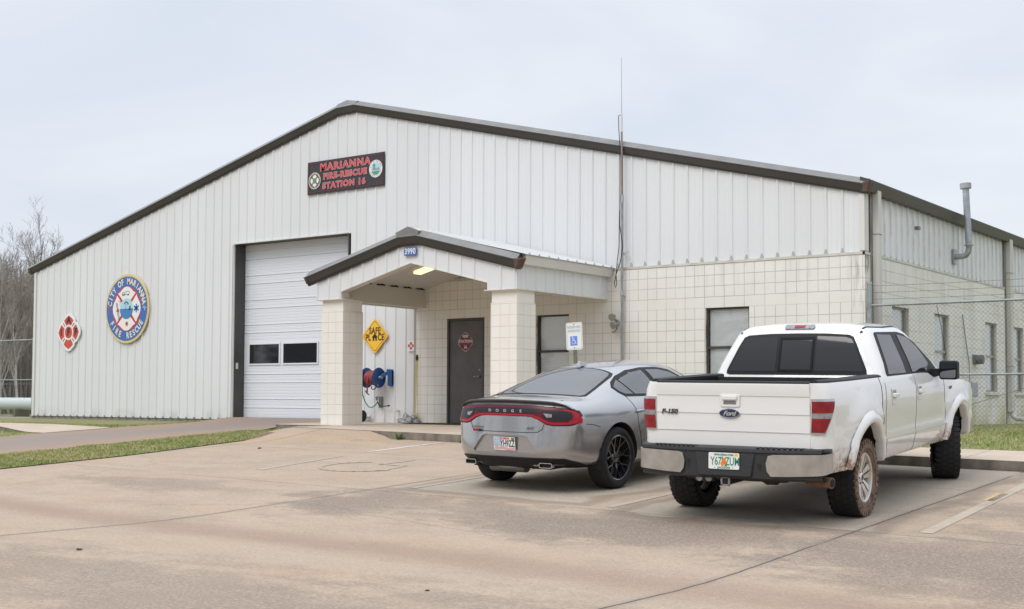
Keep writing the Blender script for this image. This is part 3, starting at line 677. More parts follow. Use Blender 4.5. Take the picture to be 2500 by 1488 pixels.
_m = t_.nodes.new('ShaderNodeMixShader'); _l = t_.nodes.new('ShaderNodeLayerWeight'); _l.inputs[0].default_value = .5; _p = t_.nodes.new('ShaderNodeMath'); _p.operation = 'POWER'; _p.inputs[1].default_value = 4; t_.links.new(_l.outputs['Facing'], _p.inputs[0]); _q = t_.nodes.new('ShaderNodeMath'); _q.operation = 'MULTIPLY_ADD'; _q.inputs[1].default_value = .9; _q.inputs[2].default_value = .045; t_.links.new(_p.outputs[0], _q.inputs[0]); t_.links.new(_q.outputs[0], _m.inputs[0]); t_.links.new(_t.outputs[0], _m.inputs[1]); t_.links.new(_g.outputs[0], _m.inputs[2]); t_.links.new(_m.outputs[0], _o.inputs[0])
w1 = window(PB, *FH[1], m_wframe, True); w2 = window(PB, *FH[2], m_wframe, True)
for h in SH: window(PBS, *h, m_wframe2, True)
b = MB()
for h in SH: b.prism([(h[0]-.05, .655), (h[1]+.05, .655), (h[1]+.05, .715), (h[0]-.05, .715)], lambda a, c, d: (24.437+d, a, c), .002, .06)
b.build('window_sills', mat('sill_cream', (.62, .60, .53), rough=.7, var=.12, vscale=8), ST, bevel=.006)
# ---- entrance door
dr = MB(); dr.prism([(15.185, -.02), (15.235, -.02), (15.235, 2.24), (15.185, 2.24)], lambda a, c, d: (a, -.036-d, c), -.10, .012); dr.prism([(16.135, -.02), (16.185, -.02), (16.185, 2.24), (16.135, 2.24)], lambda a, c, d: (a, -.036-d, c), -.10, .012); dr.prism([(15.235, 2.19), (16.135, 2.19), (16.135, 2.24), (15.235, 2.24)], lambda a, c, d: (a, -.036-d, c), -.10, .011)
m_doorm = mat('door_charcoal', (.085, .078, .08), rough=.48, col2=(.12, .112, .112), vscale=3.5)
df = dr.build('door_frame', m_jamb, ST, bevel=.004)
b = MB(); b.prism([(15.238, .012), (16.132, .012), (16.132, 2.187), (15.238, 2.187)], lambda a, c, d: (a, -.036-d, c), -.07, -.022); ed = b.build('entrance_door', m_doorm, ST, bevel=.004)
b = MB()
for z in (.28, 1.1, 1.9): b.tube([(15.238, -.022, z-.055), (15.238, -.022, z+.055)], .012, 8)
b.build('hinge', m_jamb, ed)
b = MB(); b.tube([(16.06, -.014, 1.0), (16.06, -.075, 1.0)], .022, 12); b.tube([(16.06, -.07, 1.0), (16.0, -.078, 1.0), (15.935, -.075, .995)], .010, 8); b.build('door_handle', m_galv, ed, smooth=40)
b = MB(); b.tube([(16.06, -.014, 1.14), (16.06, -.03, 1.14)], .018, 12); b.build('deadbolt', m_galv, ed, smooth=40)
b = MB(); b.box((15.2, -.16, -.01), (16.17, -.037, .010)); b.build('threshold', m_jamb, ST)
# ---- garage door
prof = []; z = .05
gz = sorted([.49, 1.10, 1.71, 2.32, 2.93, 3.54, 4.15]+[.28, .895, 2.12, 2.725, 3.335, 3.945])
zz = .052; pts = [(zz, 0)]
for q in gz:
    if 1.3 < q < 1.9: continue
    pts += [(q-.012, 0), (q-.004, -.018), (q+.004, -.018), (q+.010, .004), (q+.022, .004), (q+.034, 0)]
extra = [.12, .19, .355, .42, .56, .63, .70, .77, .835, .965, 1.03, 1.17, 1.24, 1.96, 2.04, 2.19, 2.26, 2.39, 2.46, 2.53, 2.60, 2.665, 2.80, 2.87, 3.0, 3.07, 3.14, 3.21, 3.275, 3.41, 3.48, 3.61, 3.68, 3.75, 3.82, 3.88, 4.02, 4.09, 4.22, 4.28]
for q in extra: pts += [(q-.008, 0), (q, -.005), (q+.008, 0)]
pts.append((4.36, 0)); pts.sort(); b = MB()
b.grid([[(x, .34-w, z) for z, w in pts] for x in (8.39, 12.22)]); gd = b.build('garage_door', m_doorw, ST, recalc=False)
b = MB()
for x0, x1 in ((8.60, 9.64), (9.79, 10.93), (11.08, 12.12)):
    f = .035
    for q in ((x0-f, x1+f, 1.84, 1.84+f), (x0-f, x1+f, 1.37-f, 1.37), (x0-f, x0, 1.37, 1.84), (x1, x1+f, 1.37, 1.84)): b.box((q[0], .315, q[2]), (q[1], .337, q[3]))
wf = b.build('window_frame', m_doorw, gd)
for x0, x1 in ((8.60, 9.64), (9.79, 10.93), (11.08, 12.12)):
    b = MB(); b.box((x0, .325, 1.37), (x1, .336, 1.84)); b.build('door_window', m_glass, gd)
b = MB(); b.box((8.30, .0, -.05), (8.389, .36, 4.31)); b.box((12.221, .0, -.05), (12.30, .36, 4.31)); b.box((8.30, .001, 4.311), (12.30, .36, 4.40)); b.build('garage_jamb', m_jamb, ST)
b = MB(); b.box((8.365, -.045, -.02), (8.388, .0, 4.335)); b.box((8.388, -.045, 4.312), (12.222, .0, 4.335)); b.build('garage_head_trim', m_trimw, ST)
b = MB(); b.box((12.2225, -.02, .0), (12.262, .0, 4.31)); b.build('garage_edge_trim', m_jamb, ST)
b = MB(); b.box((8.391, .06, 1.24), (8.41, .13, 1.39)); b.build('door_control_box', m_trimw, ST, bevel=.004)
# ---- porch
PX0, PX1, PY, PXC = 14.28, 19.22, -3.05, 16.75
def pz(x): return 3.02+.25*min(x-PX0, PX1-x)
b = MB(); PR = [PXC-.015+FT*k for k in range(-8, 9)]
def pbot(u):
    if u < 14.95 or u > 18.56: return 2.495
    return 2.64+.253*(min(u-14.95, 18.56-u))
Pp = lambda u, w, z: (u, PY-w, z)
us = {PX0, PX1, 14.95, 18.56, PXC}
class _P: pass
b1_ = MB(); ribbed(b1_, PX0, 14.95, [r for r in PR if r < 14.93], lambda u: (2.495, pz(u)-.13), Pp, minor=False)
ribbed(b1_, 14.95, PXC, [r for r in PR if 14.97 < r < PXC-.04], lambda u: (2.64+.255*(u-14.95), pz(u)-.13), Pp, minor=False)
ribbed(b1_, PXC, 18.56, [r for r in PR if PXC+.04 < r < 18.54], lambda u: (2.64+.255*(18.56-u), pz(u)-.13), Pp, minor=False)
ribbed(b1_, 18.56, PX1, [r for r in PR if r > 18.6], lambda u: (2.495, pz(u)-.13), Pp, minor=False)
PO = b1_.build('porch', m_siding, ST, recalc=False)
b = MB(); ribbed(b, PY, -.036, [PY+.30+FT*k for k in range(10)], lambda u: (2.495, 2.945), lambda u, w, z: (PX1+w, u, z), minor=False); b.build('porch_side_siding', m_siding, PO, recalc=False)
b = MB()
b.box((PX0+.0, PY+.01, 2.50), (PX0+.30, -.04, 2.93)); b.build('porch_beam', mat('beam_tan', (.60, .575, .53), rough=.6), PO)
b = MB(); b.box((PX1-.30, PY+.01, 2.50), (PX1-.005, -.04, 2.93)); b.build('porch_beam', mat('beam_tan', (0, 0, 0)), PO)
b = MB()   # gable beam lining behind the front fascia
for (xa, za), (xb, zb) in (((14.95, 2.64), (PXC, 3.10)), ((PXC, 3.10), (18.56, 2.64))):
    b.hexa([(xa, PY+.008, za), (xb, PY+.008, zb), (xb, PY+.22, zb), (xa, PY+.22, za)], [(xa, PY+.008, za+.30), (xb, PY+.008, zb+.36), (xb, PY+.22, zb+.36), (xa, PY+.22, za+.30)])
b.box((PX0+.31, PY+.009, 2.50), (14.949, PY+.22, 2.93)); b.box((18.561, PY+.009, 2.50), (PX1-.31, PY+.22, 2.93)); b.build('gable_beam', mat('beam_tan', (0, 0, 0)), PO)
b = MB()   # ceiling: shallow corrugated metal
cy = PY+.22
for sgn, xe in ((1, PX0+.30), (-1, PX1-.30)):
    n = 20; rows = []
    for i in range(n*4+1):
        y = cy+(-.04-cy)*i/(n*4); dz = .0 if i % 4 in (0, 1) else .012; rows.append([(xe, y, 2.90+dz), (PXC, y, 3.43+dz)])
    b.grid(rows)
b.cur = 1  # dark boxes drawn for the shade inside the open rib ends
for i in range(6): b.hexa([(PX0+.302, cy+.35+i*.42, 2.885), (PX0+.33, cy+.35+i*.42, 2.885), (PX0+.33, cy+.62+i*.42, 2.885), (PX0+.302, cy+.62+i*.42, 2.885)], [(PX0+.302, cy+.42+i*.42, 2.925), (PX0+.34, cy+.42+i*.42, 2.925), (PX0+.34, cy+.55+i*.42, 2.925), (PX0+.302, cy+.55+i*.42, 2.925)])
b.build('porch_ceiling', [mat('ceiling_metal', (.55, .53, .50), rough=.5), m_dark], PO)
b = MB(); b.box((PX0-.008, PY-.02, 2.478), (PX0+.72, PY+.3, 2.4935)); b.box((PX1-.72, PY-.02, 2.478), (PX1+.012, PY+.3, 2.4935)); b.box((PX1-.05, PY+.3, 2.479), (PX1+.012, -.04, 2.494)); b.box((PX0-.008, PY+.3, 2.479), (PX0+.05, -.04, 2.494))
for (xa, za), (xb, zb) in (((14.95, 2.64), (PXC, 3.10)), ((PXC, 3.10), (18.56, 2.64))): b.hexa([(xa, PY-.018, za-.016), (xb, PY-.018, zb-.016), (xb, PY+.006, zb-.016), (xa, PY+.006, za-.016)], [(xa, PY-.018, za+.002), (xb, PY-.018, zb+.002), (xb, PY+.006, zb+.002), (xa, PY+.006, za+.002)])
b.build('porch_edge_trim', mat('edge_cream', (.68, .65, .58), rough=.5), PO)
rake('porch_rake_trim', [(14.07, 2.945), (16.52, 3.575), (16.98, 3.58), (19.31, 2.985)], PY, [m_bronze, m_bronze2], PO, k=1.05)
b = MB(); b.hexa([(19.25, PY-.125, 2.84), (19.29, PY-.125, 2.84), (19.31, PY+.05, 2.84), (19.25, PY+.05, 2.84)], [(19.25, PY-.146, 3.01), (19.375, PY-.146, 2.995), (19.40, PY+.05, 3.02), (19.25, PY+.05, 3.06)]); b.build('rusty_corner', m_rust, PO, bevel=.008)
b = MB(); b.hexa([(14.09, PY-.12, 2.81), (14.13, PY-.12, 2.82), (14.13, PY+.04, 2.82), (14.09, PY+.04, 2.81)], [(14.03, PY-.147, 2.945), (14.10, PY-.147, 2.965), (14.10, PY+.04, 2.98), (14.03, PY+.04, 2.955)]); b.build('rusty_corner', m_rust, PO, bevel=.006)
b = MB(); prof = [(0, .0), (.15, .03), (.155, .02), (.10, -.13), (.0, -.14)]   # white box gutter on the right eave
b.prism(prof, lambda a, c, d: (PX1+.005+a, d, 3.055+c), PY+.062, -.06); b.build('porch_gutter', m_trimw, PO)
b = MB(); b.prism([(0, 0), (.13, .03), (.08, -.12), (0, -.13)], lambda a, c, d: (PX0-.005-a, d, 3.03+c), PY+.06, -.06); b.build('porch_gutter', m_trimw, PO)
b = MB(); ys2 = []
y = PY-.02
while y < -.06:
    c = y+.15
    for yy, dz in ((y, 0), (c-.035, 0), (c-.015, .032), (c+.015, .032), (c+.035, 0)):
        if yy < -.05: ys2.append((yy, dz))
    y += FT
ys2.append((-.05, 0))
for xe, s in ((PX0-.16, 1), (PX1+.185, -1)):
    ze = 3.095 if s < 0 else 3.08
    b.grid([[(xe, yy, ze+dz), (PXC, yy, 3.735+dz)] for yy, dz in ys2]); b.grid([[(xe, yy, ze+dz), (xe+s*.004, yy, ze-.014)] for yy, dz in ys2])
    b.grid([[(xe, yy, ze-.014), (PXC, yy, 3.70)] for yy, dz in ys2])
b.build('porch_roof', mat('roof_metal', (.50, .51, .51), rough=.5, metal=.1, var=.06, vscale=4), PO, recalc=False)
b = MB(); b.prism([(16.50, 3.685), (16.75, 3.76), (17.0, 3.685), (17.0, 3.675), (16.75, 3.745), (16.5, 3.675)], lambda a, c, d: (a, d, c), PY-.05, -.06); b.build('porch_ridge_cap', m_trimw, PO)
b = MB(); b.prism([(16.46, 3.665), (16.77, 3.765), (17.04, 3.665), (17.0, 3.58), (16.5, 3.58)], lambda a, c, d: (a, d, c), PY-.13, PY-.02); b.build('porch_ridge_cap', m_bronze2, PO)
for x0, x1 in ((14.36, 14.95), (18.60, 19.19)):
    b = MB(); b.box((x0, -3.0, -.06), (x1, -2.42, 2.26)); b.box((x0+.014, -2.986, 2.26), (x1-.014, -2.434, 2.49)); b.build('porch_pillar', m_pillar, PO, bevel=.012, seg=2)
b = MB(); b.hexa([(15.50, -1.52, 3.075), (15.86, -1.52, 3.16), (15.86, -1.30, 3.16), (15.50, -1.30, 3.075)], [(15.50, -1.52, 3.125), (15.86, -1.52, 3.21), (15.86, -1.30, 3.21), (15.50, -1.30, 3.125)]); lt = b.build('ceiling_light', mat('warm_lens', (.9, .8, .55), emit=((1, .72, .33), 1.7)), PO)
# ---- downpipes
def downpipe(x, y, z0, z1, side, shoe):
    b = MB(); b.box((x, y, z0), (x+.10, y+.115 if not side else y+.36, z1)); return b
m_down = mat('downpipe_white', (.58, .57, .53), rough=.5, col2=(.40, .38, .33), vscale=4, stretch=(1, 1, .2), mid=.62)
for (ya, yb) in ((.30, .46), (8.60, 8.82)):
    b = MB(); b.box((24.449, ya, .28), (24.56, yb, 4.19)); 
    ym = (ya+yb)/2
    if ya > 1: b.tube([(24.505, ym, .30), (24.53, ym, .20), (24.62, ym-.02, .13), (24.80, ym-.05, .12)], .055, 10)
    dp = b.build('downpipe', m_down, ST, bevel=.008)
    b = MB()
    for z in (3.42, 1.3): b.box((24.447, ya-.006, z), (24.566, yb+.006, z+.012))
    b.build('pipe_strap', m_cap, dp)
    b = MB(); b.box((24.4385, ya-.075, 0), (24.4475, ya-.003, 4.15)); b.build('gap_shade_strip', mat('gap_shade', (.16, .145, .12), rough=.9, col2=(.34, .32, .28), vscale=6, stretch=(1, 1, .3)), dp)  # dark strip painted in for the shaded gap beside the pipe
# ---- flue
F1 = empty('flue_pipe', (24.44, 4.95, 3.46), 'galvanised elbow flue rising past the eave on the right side wall', 'flue pipe')
b = MB(); b.tube([(0, 0, 0), (.15, 0, .0), (.22, .0, .02), (.265, .0, .08), (.28, 0, .16), (.28, 0, .22)], .058, 16); b.build('elbow', m_galv, F1, smooth=50)
b = MB(); b.tube([(.28, 0, .21), (.23, 0, 1.40)], .066, 20); b.tube([(.28, 0, .21), (.28, 0, .23)], .095, 20); b.build('stack', m_galv, F1, smooth=50)
b = MB(); b.tube([(.231, 0, 1.38), (.226, 0, 1.485)], .112, 22); b.build('cap', mat('cap_grey', (.30, .30, .29), rough=.7, var=.2), F1, smooth=50)
b = MB(); b.prism([(-.10, -.15), (.10, -.15), (.10, .15), (-.10, .15)], lambda a, c, d: (d, a, c), -.03, .012); b.build('wall_flange', m_galv, F1, bevel=.004)
# ---- small wall fittings
b = MB(); b.tube([(24.40, 6.2, 1.40), (24.62, 6.2, 1.40)], .10, 14); b.box((24.44, 6.05, 1.3), (24.48, 6.35, 1.5)); tag(b.build('wall_vent', mat('vent_grey', (.13, .13, .13), rough=.7), smooth=40), 'dark round vent hood on the side wall between the second and third windows', 'vent')
b = MB(); b.box((24.44, 5.55, .62), (24.58, 5.95, .92)); o = b.build('utility_box', mat('box_grey', (.33, .35, .38), rough=.6), bevel=.012); tag(o, 'grey utility box low on the side wall near the pickup hood', 'electrical box')
b = MB(); b.tube([(24.47, 5.75, .92), (24.47, 5.72, 1.3), (24.47, 5.45, 1.9), (24.47, 5.3, 2.3)], .012, 6); tag(b.build('wall_conduit', m_pipe), 'thin conduit rising from the grey utility box', 'conduit')
b = MB(); b.box((24.43, 2.55, 3.76), (24.50, 2.68, 3.82)); tag(b.build('wall_bracket', m_cap), 'tiny grey bracket high on the side wall siding', 'bracket')
FL = empty('flood_light', (19.46, -.04, 2.05), 'twin-head grey flood light on the block wall left of the mast', 'light')
b = MB(); b.tube([(0, 0, -.02), (0, -.03, -.02)], .055, 14); b.build('base', m_cap2, FL, smooth=40)
for sx_, zz_ in ((-.03, .10), (.06, -.06)):
    b = MB(); b.tube([(0, -.02, 0), (sx_, -.08, zz_*.6)], .012, 6); b.tube([(sx_, -.06, zz_), (sx_*.6, -.12, zz_-.005), (sx_*.2, -.20, zz_-.03)], [.03, .045, .075], 14); b.build('lamp_head', mat('lamp_grey', (.28, .27, .25), rough=.5), FL, smooth=40)
b = MB(); b.tube([(-.02, -.02, -.08), (-.01, -.01, -.14), (-.06, -.005, -.20), (-.12, -.003, -.21)], .006, 5); b.build('cable', m_black, FL)
# ---- antenna mast
AM = empty('antenna_mast', (19.62, -.13, 0), 'thin antenna mast with a white whip strapped to the front wall', 'antenna')
b = MB(); b.tube([(0, 0, -.05), (0, 0, 4.48)], .026, 10); b.build('mast_pole', m_pipe, AM, smooth=50)
b = MB(); b.tube([(0, 0, 4.40), (-.01, 0, 5.74)], .021, 10); b.build('mast_pole', mat('rusty_pole', (.13, .065, .045), rough=.7, col2=(.33, .30, .28), vscale=3, stretch=(1, 1, .5)), AM, smooth=50)
b = MB(); b.tube([(0, 0, 4.36), (0, 0, 4.50)], .033, 10); b.tube([(0, 0, 2.55), (0, 0, 2.62)], .033, 10); b.build('coupling', m_cap2, AM, smooth=50)
b = MB(); b.tube([(-.01, 0, 5.70), (-.012, 0, 6.10)], .020, 10); b.build('whip_base', mat('whip_white', (.6, .62, .65), rough=.5), AM, smooth=50)
b = MB(); b.tube([(-.012, 0, 6.08), (-.015, 0, 7.21)], [.0075, .0045], 8); b.build('whip', mat('whip_grey', (.38, .40, .42), rough=.5), AM, smooth=50)
b = MB(); b.box((-.09, -.01, 6.06), (0, .01, 6.08)); b.box((-.02, -.008, 3.36), (.14, .008, 3.39)); b.box((-.02, .0, 2.53), (.02, .12, 2.55)); b.box((-.02, .0, 3.34), (.02, .10, 3.36)); b.tube([(-.04, 0, 2.6), (-.03, 0, 2.53), (.01, 0, 2.51)], .006, 6); b.build('mast_bracket', m_cap2, AM)
b = MB(); b.tube([(-.075, -.01, 6.05), (-.07, -.01, 5.80), (-.035, -.02, 5.4), (-.03, -.03, 4.5), (-.035, -.03, 3.9), (.03, -.03, 3.5), (-.02, -.03, 3.2), (-.12, -.03, 2.95), (-.16, -.03, 2.78), (-.13, -.03, 2.70), (-.10, -.03, 2.78), (-.12, -.03, 2.95), (-.10, -.02, 3.2), (-.06, -.02, 3.5), (-.045, -.02, 4.2)], .0075, 6); b.build('cable', m_black, AM, smooth=50)
# ------------------------------------------------------------------ signs
def col(n, c, r=.45, **k): return mat('paint_'+n, c, rough=r, **k)
c_red = col('red', (.52, .045, .04)); c_white = col('white', (.76, .76, .74)); c_black = col('black', (.015, .014, .014)); c_blue = col('blue', (.045, .14, .42)); c_gold = col('gold', (.66, .52, .24))
c_cream = col('cream', (.80, .72, .46)); c_sky = col('sky', (.38, .62, .72)); c_sea = col('sea', (.05, .20, .45)); c_green = col('green', (.07, .30, .17)); c_yel = col('yellow', (.86, .50, .03)); c_brown = col('brown', (.10, .05, .03)); c_grey = col('grey', (.3, .3, .3)); c_dred = col('dred', (.22, .025, .04)); c_tan = col('tan', (.55, .42, .28))
def maltese(r, k=.86, nt=.78, a1=36, s=1.0):
    out = []
    for q in range(4):
        c = 90*q
        for da, rr in ((-45, nt), (-a1, k), (-a1*.6, .90), (-9, .98), (0, 1.0), (9, .98), (a1*.6, .90), (a1, k)):
            a = radians(c+da); out.append((r*rr*cos(a)*s, r*rr*sin(a)))
    return out
def arm(r, q, r0=.42, k=.80, w=35, off=0):
    """one cross arm as polygon"""
    c = 90*q; P = []
    for da, rr in ((-w, k*.97), (-w*.55, .89), (0, .99), (w*.55, .89), (w, k*.97)): a = radians(c+da); P.append((r*rr*cos(a), r*rr*sin(a)))
    for da in (30, 12, 0, -12, -30): a = radians(c+da); P.append((r*r0*cos(a), r*r0*sin(a)))
    return P
def part(name, parent, m, build, **k): b = MB(); build(b); return b.build(name, m, parent, **k)
# IAFF cross
fr = front(0, 0, 0)
SG = empty('union_sign', (1.69, -.035, 2.32), 'red and white cross board lettered I A F F near the left wall corner', 'sign', 'boards on the left wall')
part('board', SG, c_white, lambda b: b.prism(maltese(.53), fr, .0, .03), bevel=.004)
def f(b):
    for q in range(4): b.prism(arm(.47, q, .46, .86, 33), fr, .0305, .034)
    disc(b, .165, fr, .0305, .034, 32)
part('red_fields', SG, col('faded_red', (.55, .075, .055), .6), f)
def f(b):
    for q in range(4):
        a = radians(45+90*q); n = Vector((-sin(a), cos(a)))*.014
        p0 = Vector((cos(a), sin(a)))*.235; p1 = Vector((cos(a), sin(a)))*.36
        b.prism([tuple(p0+n), tuple(p0-n), tuple(p1-n), tuple(p1+n)], fr, .0305, .035)
part('slots', SG, col('slot_grey', (.16, .17, .16)), f)
def f(b):
    for ch, x, y in (('A', 0, .335), ('I', -.335, 0), ('F', 0, .0), ('F', .335, 0)): put_text(b, ch, .27, fr, (x, y), .036, bold=.012)
part('lettering', SG, c_black, f)
# city fire rescue seal
SC = empty('city_seal', (4.25, -.035, 2.88), 'large round blue and gold city fire rescue seal on the white wall', 'sign', 'boards on the left wall')
R = .92
part('board', SC, c_gold, lambda b: disc(b, R, fr, .0, .035, 64), bevel=.004)
part('blue_ring', SC, c_blue, lambda b: disc(b, R*.93, fr, .0355, .038, 64))
part('red_disc', SC, c_red, lambda b: disc(b, R*.645, fr, .0385, .041, 64))
def f(b):
    for q in range(4):
        c = 90*q; P = []
        for da, rr in ((-42, .60), (-32, .575), (-20, .60), (-10, .63), (0, .638), (10, .63), (20, .60), (32, .575), (42, .60)): a = radians(c+da); P.append((R*rr*cos(a), R*rr*sin(a)))
        for da, rr in ((36, .30), (0, .26), (-36, .30)): a = radians(c+da); P.append((R*rr*cos(a), R*rr*sin(a)))
        b.prism(P, fr, .0415, .044)
part('white_cross', SC, c_white, f)
def f(b):
    arc_text(b, 'CITY OF MARIANNA', .225, R*.785, 168, 12, fr, .039, bold=.006, sx=.8)
    arc_text(b, 'FIRE', .225, R*.785, 212, 248, fr, .039, flip=True, bold=.006, sx=.8); arc_text(b, 'RESCUE', .225, R*.785, 275, 328, fr, .039, flip=True, bold=.006, sx=.8)
part('lettering', SC, c_cream, f)
part('globe_sky', SC, c_sky, lambda b: disc(b, R*.30, fr, .0445, .047, 40))
part('globe_sea', SC, c_sea, lambda b: b.prism([(R*.30*cos(t), R*.30*sin(t)) for t in [pi+pi*i/20 for i in range(21)]], fr, .0475, .049))
def f(b):
    b.prism([(.09, -.02), (.19, -.02), (.17, -.045), (.11, -.045)], fr, .0495, .051)
    for x in (.12, .145, .17): b.prism([(x-.008, -.015), (x+.008, -.015), (x+.006, .07), (x-.006, .07)], fr, .0495, .051)
    b.prism([(-.03, -.06), (-.022, -.06), (-.018, .16), (-.026, .16)], fr, .0495, .051)
    for q in stroke([(-.10, .13), (-.02, .19), (.06, .15)], .022): b.prism(q, fr, .0495, .051)
    for q in stroke([(-.19, .375), (-.10, .375), (-.10, .43), (-.17, .43), (-.19, .40), (-.19, .375)], .012)+stroke([(-.07, .375), (.10, .375), (.10, .46), (-.04, .46), (-.04, .375)], .010): b.prism(q, fr, .0445, .047)
    for x in (-.16, -.11, .06): disc(b, .022, fr, .0445, .048, 12, x, .368)
    for q in stroke([(-.45, .17), (-.33, -.28)], .012)+stroke([(-.40, .17), (-.28, -.28)], .012)+[s_ for k in range(9) for s_ in stroke([(-.445+.013*k, .14-.05*k), (-.39+.013*k, .14-.05*k)], .009)]+stroke([(-.36, .22), (-.25, .20), (-.30, .10)], .008): b.prism(q, fr, .0445, .047)
part('line_drawing', SC, c_black, f)
def f(b):
    disc(b, .03, fr, .0475, .049, 24, .06, .13)
    b.prism([(-.43, -.07), (-.30, -.07), (-.31, -.03), (-.34, .01), (-.36, .03), (-.39, .0), (-.42, -.03)], fr, .0475, .05)
    b.prism([(-.02, -.43), (.05, -.44), (.08, -.38), (.02, -.34), (-.03, -.38)], fr, .0475, .05)
part('red_helmet', SC, c_red, f)
def f(b): disc(b, .065, fr, .0445, .047, 18, .02, -.41)
part('crest', SC, c_tan, f)
def f(b):
    for a in (90, 30, 150):
        a = radians(a); n = Vector((-sin(a), cos(a)))*.024; e = Vector((cos(a), sin(a)))*.115; c0 = Vector((.41, 0))
        b.prism([tuple(c0+e+n), tuple(c0+e-n), tuple(c0-e-n), tuple(c0-e+n)], fr, .0445, .048)
part('blue_star', SC, c_blue, f)
def f(b):
    for k in range(5): b.prism([(-.76-.02*(k % 2), .14-.06*k), (-.70, .14-.06*k), (-.70, .11-.06*k), (-.76, .11-.06*k)], fr, .0385, .041)
part('side_mark', SC, c_red, f)
part('pulse_mark', SC, c_cream, lambda b: [b.prism(q, fr, .0385, .041) for q in stroke([(.66, .0), (.70, .0), (.72, .07), (.75, -.08), (.77, .03), (.79, 0), (.83, 0)], .010)])
# banner above the garage door
BN = empty('station_banner', (12.14, -.045, 5.685), 'dark banner reading MARIANNA FIRE-RESCUE STATION 16 in red letters high under the ridge', 'banner')
hw, hh = 1.215, .385
def f(b):
    n = 24; top = []; bot = []
    for i in range(n+1):
        x = -hw+2*hw*i/n; s_ = .010*abs(sin(i*pi/3)); top.append((x, .0+.012*sin(i*pi/3)**2, hh-s_)); bot.append((x, .0+.012*sin(i*pi/3+.6)**2, -hh+s_*.6))
    b.grid([[(x, -w, z) for x, w, z in bot], [(x, -.006-w*.3, 0) for x, w, z in bot], [(x, -w, z) for x, w, z in top]]); b.grid([[(x, .006, z) for x, w, z in bot], [(x, .006, z) for x, w, z in top]])
    b.prism([(-hw, -hh), (hw, -hh), (hw, hh), (-hw, hh)], fr, -.004, -.001)
part('banner_cloth', BN, mat('banner_black', (.035, .035, .042), rough=.5), f, smooth=40, recalc=False)
def f(b):
    for x0, y0, x1, y1 in ((-hw+.05, hh-.055, hw-.05, hh-.045), (-hw+.05, -hh+.045, hw-.05, -hh+.055), (-hw+.05, -hh+.055, -hw+.06, hh-.055), (hw-.06, -hh+.055, hw-.05, hh-.055)): b.prism([(x0, y0), (x1, y0), (x1, y1), (x0, y1)], fr, .014, .018)
part('border_line', BN, c_dred, f)
lines = (('MARIANNA', .225, (0, .215), 1.18), ('FIRE-RESCUE', .185, (.0, -.005), 1.10), ('STATION 16', .19, (-.03, -.225), 1.1))
def slab(b, bold, w):
    for tx, s_, o_, sx_ in lines:
        vs, fs = text_mesh(tx, s_, bold=bold, sx=sx_, sp=1.22); b.add([fr(x+o_[0], y+o_[1], z+w) for x, y, z in vs], fs)
part('letter_outline', BN, col('pink_grey', (.62, .55, .55)), lambda b: slab(b, .013, .020))
part('lettering', BN, col('banner_red', (.62, .055, .07)), lambda b: slab(b, .0065, .0235))
def seal_small(parent, cx, cz, r, kind):
    fs_ = lambda a, c, d: fr(cx+a, cz+c, d)
    part('round_seal', parent, c_white if kind else col('maroon', (.16, .09, .08)), lambda b: (disc(b, r, fr, .016, .02, 36, cx, cz)))
    part('seal_rim', parent, c_white, lambda b: b.add([fr(cx+rr*cos(2*pi*i/40), cz+rr*sin(2*pi*i/40), .0215) for i in range(40) for rr in (r, r*.93)], [(2*i, 2*i+1, (2*i+3) % 80, (2*i+2) % 80) for i in range(40)]), recalc=False)
    if kind:
        part('seal_picture', parent, c_sky, lambda b: disc(b, r*.70, fr, .0205, .022, 30, cx, cz)); part('seal_picture', parent, c_green, lambda b: (b.prism([(cx+r*.62*cos(t), cz-.02+r*.60*sin(t)) for t in [pi*1.1+pi*.8*i/12 for i in range(13)]], fr, .0225, .024), disc(b, r*.2, fr, .0225, .024, 12, cx-r*.25, cz+r*.38))); part('seal_picture', parent, c_grey, lambda b: b.prism([(cx-r*.5, cz-.03), (cx+r*.6, cz-.03), (cx+r*.5, cz+.03), (cx+.03, cz-.005), (cx-r*.35, cz+.07)], fr, .0245, .026))
        part('seal_lettering', parent, c_grey, lambda b: (arc_text(b, 'CITY OF MARIANNA', .045, r*.84, 165, 15, fs_, .0205, sx=.8), arc_text(b, 'JACKSON FLORIDA', .045, r*.84, 200, 340, fs_, .0205, flip=True, sx=.8)))
    else:
        def f(b):
            for q in range(4): b.prism([(cx+x, cz+y) for x, y in arm(r*.74, q, .44, .80, 36)], fr, .0205, .022)
        part('seal_cross', parent, c_white, f); part('seal_centre', parent, c_green, lambda b: disc(b, r*.30, fr, .0225, .024, 20, cx, cz)); part('seal_lettering', parent, c_cream, lambda b: (arc_text(b, 'CITY OF MARIANNA', .045, r*.84, 165, 15, fs_, .0205, sx=.8), arc_text(b, 'FIRE RESCUE', .045, r*.84, 215, 325, fs_, .0205, flip=True, sx=.8)))
seal_small(BN, -.965, -.07, .195, 0); seal_small(BN, .96, .02, .20, 1)
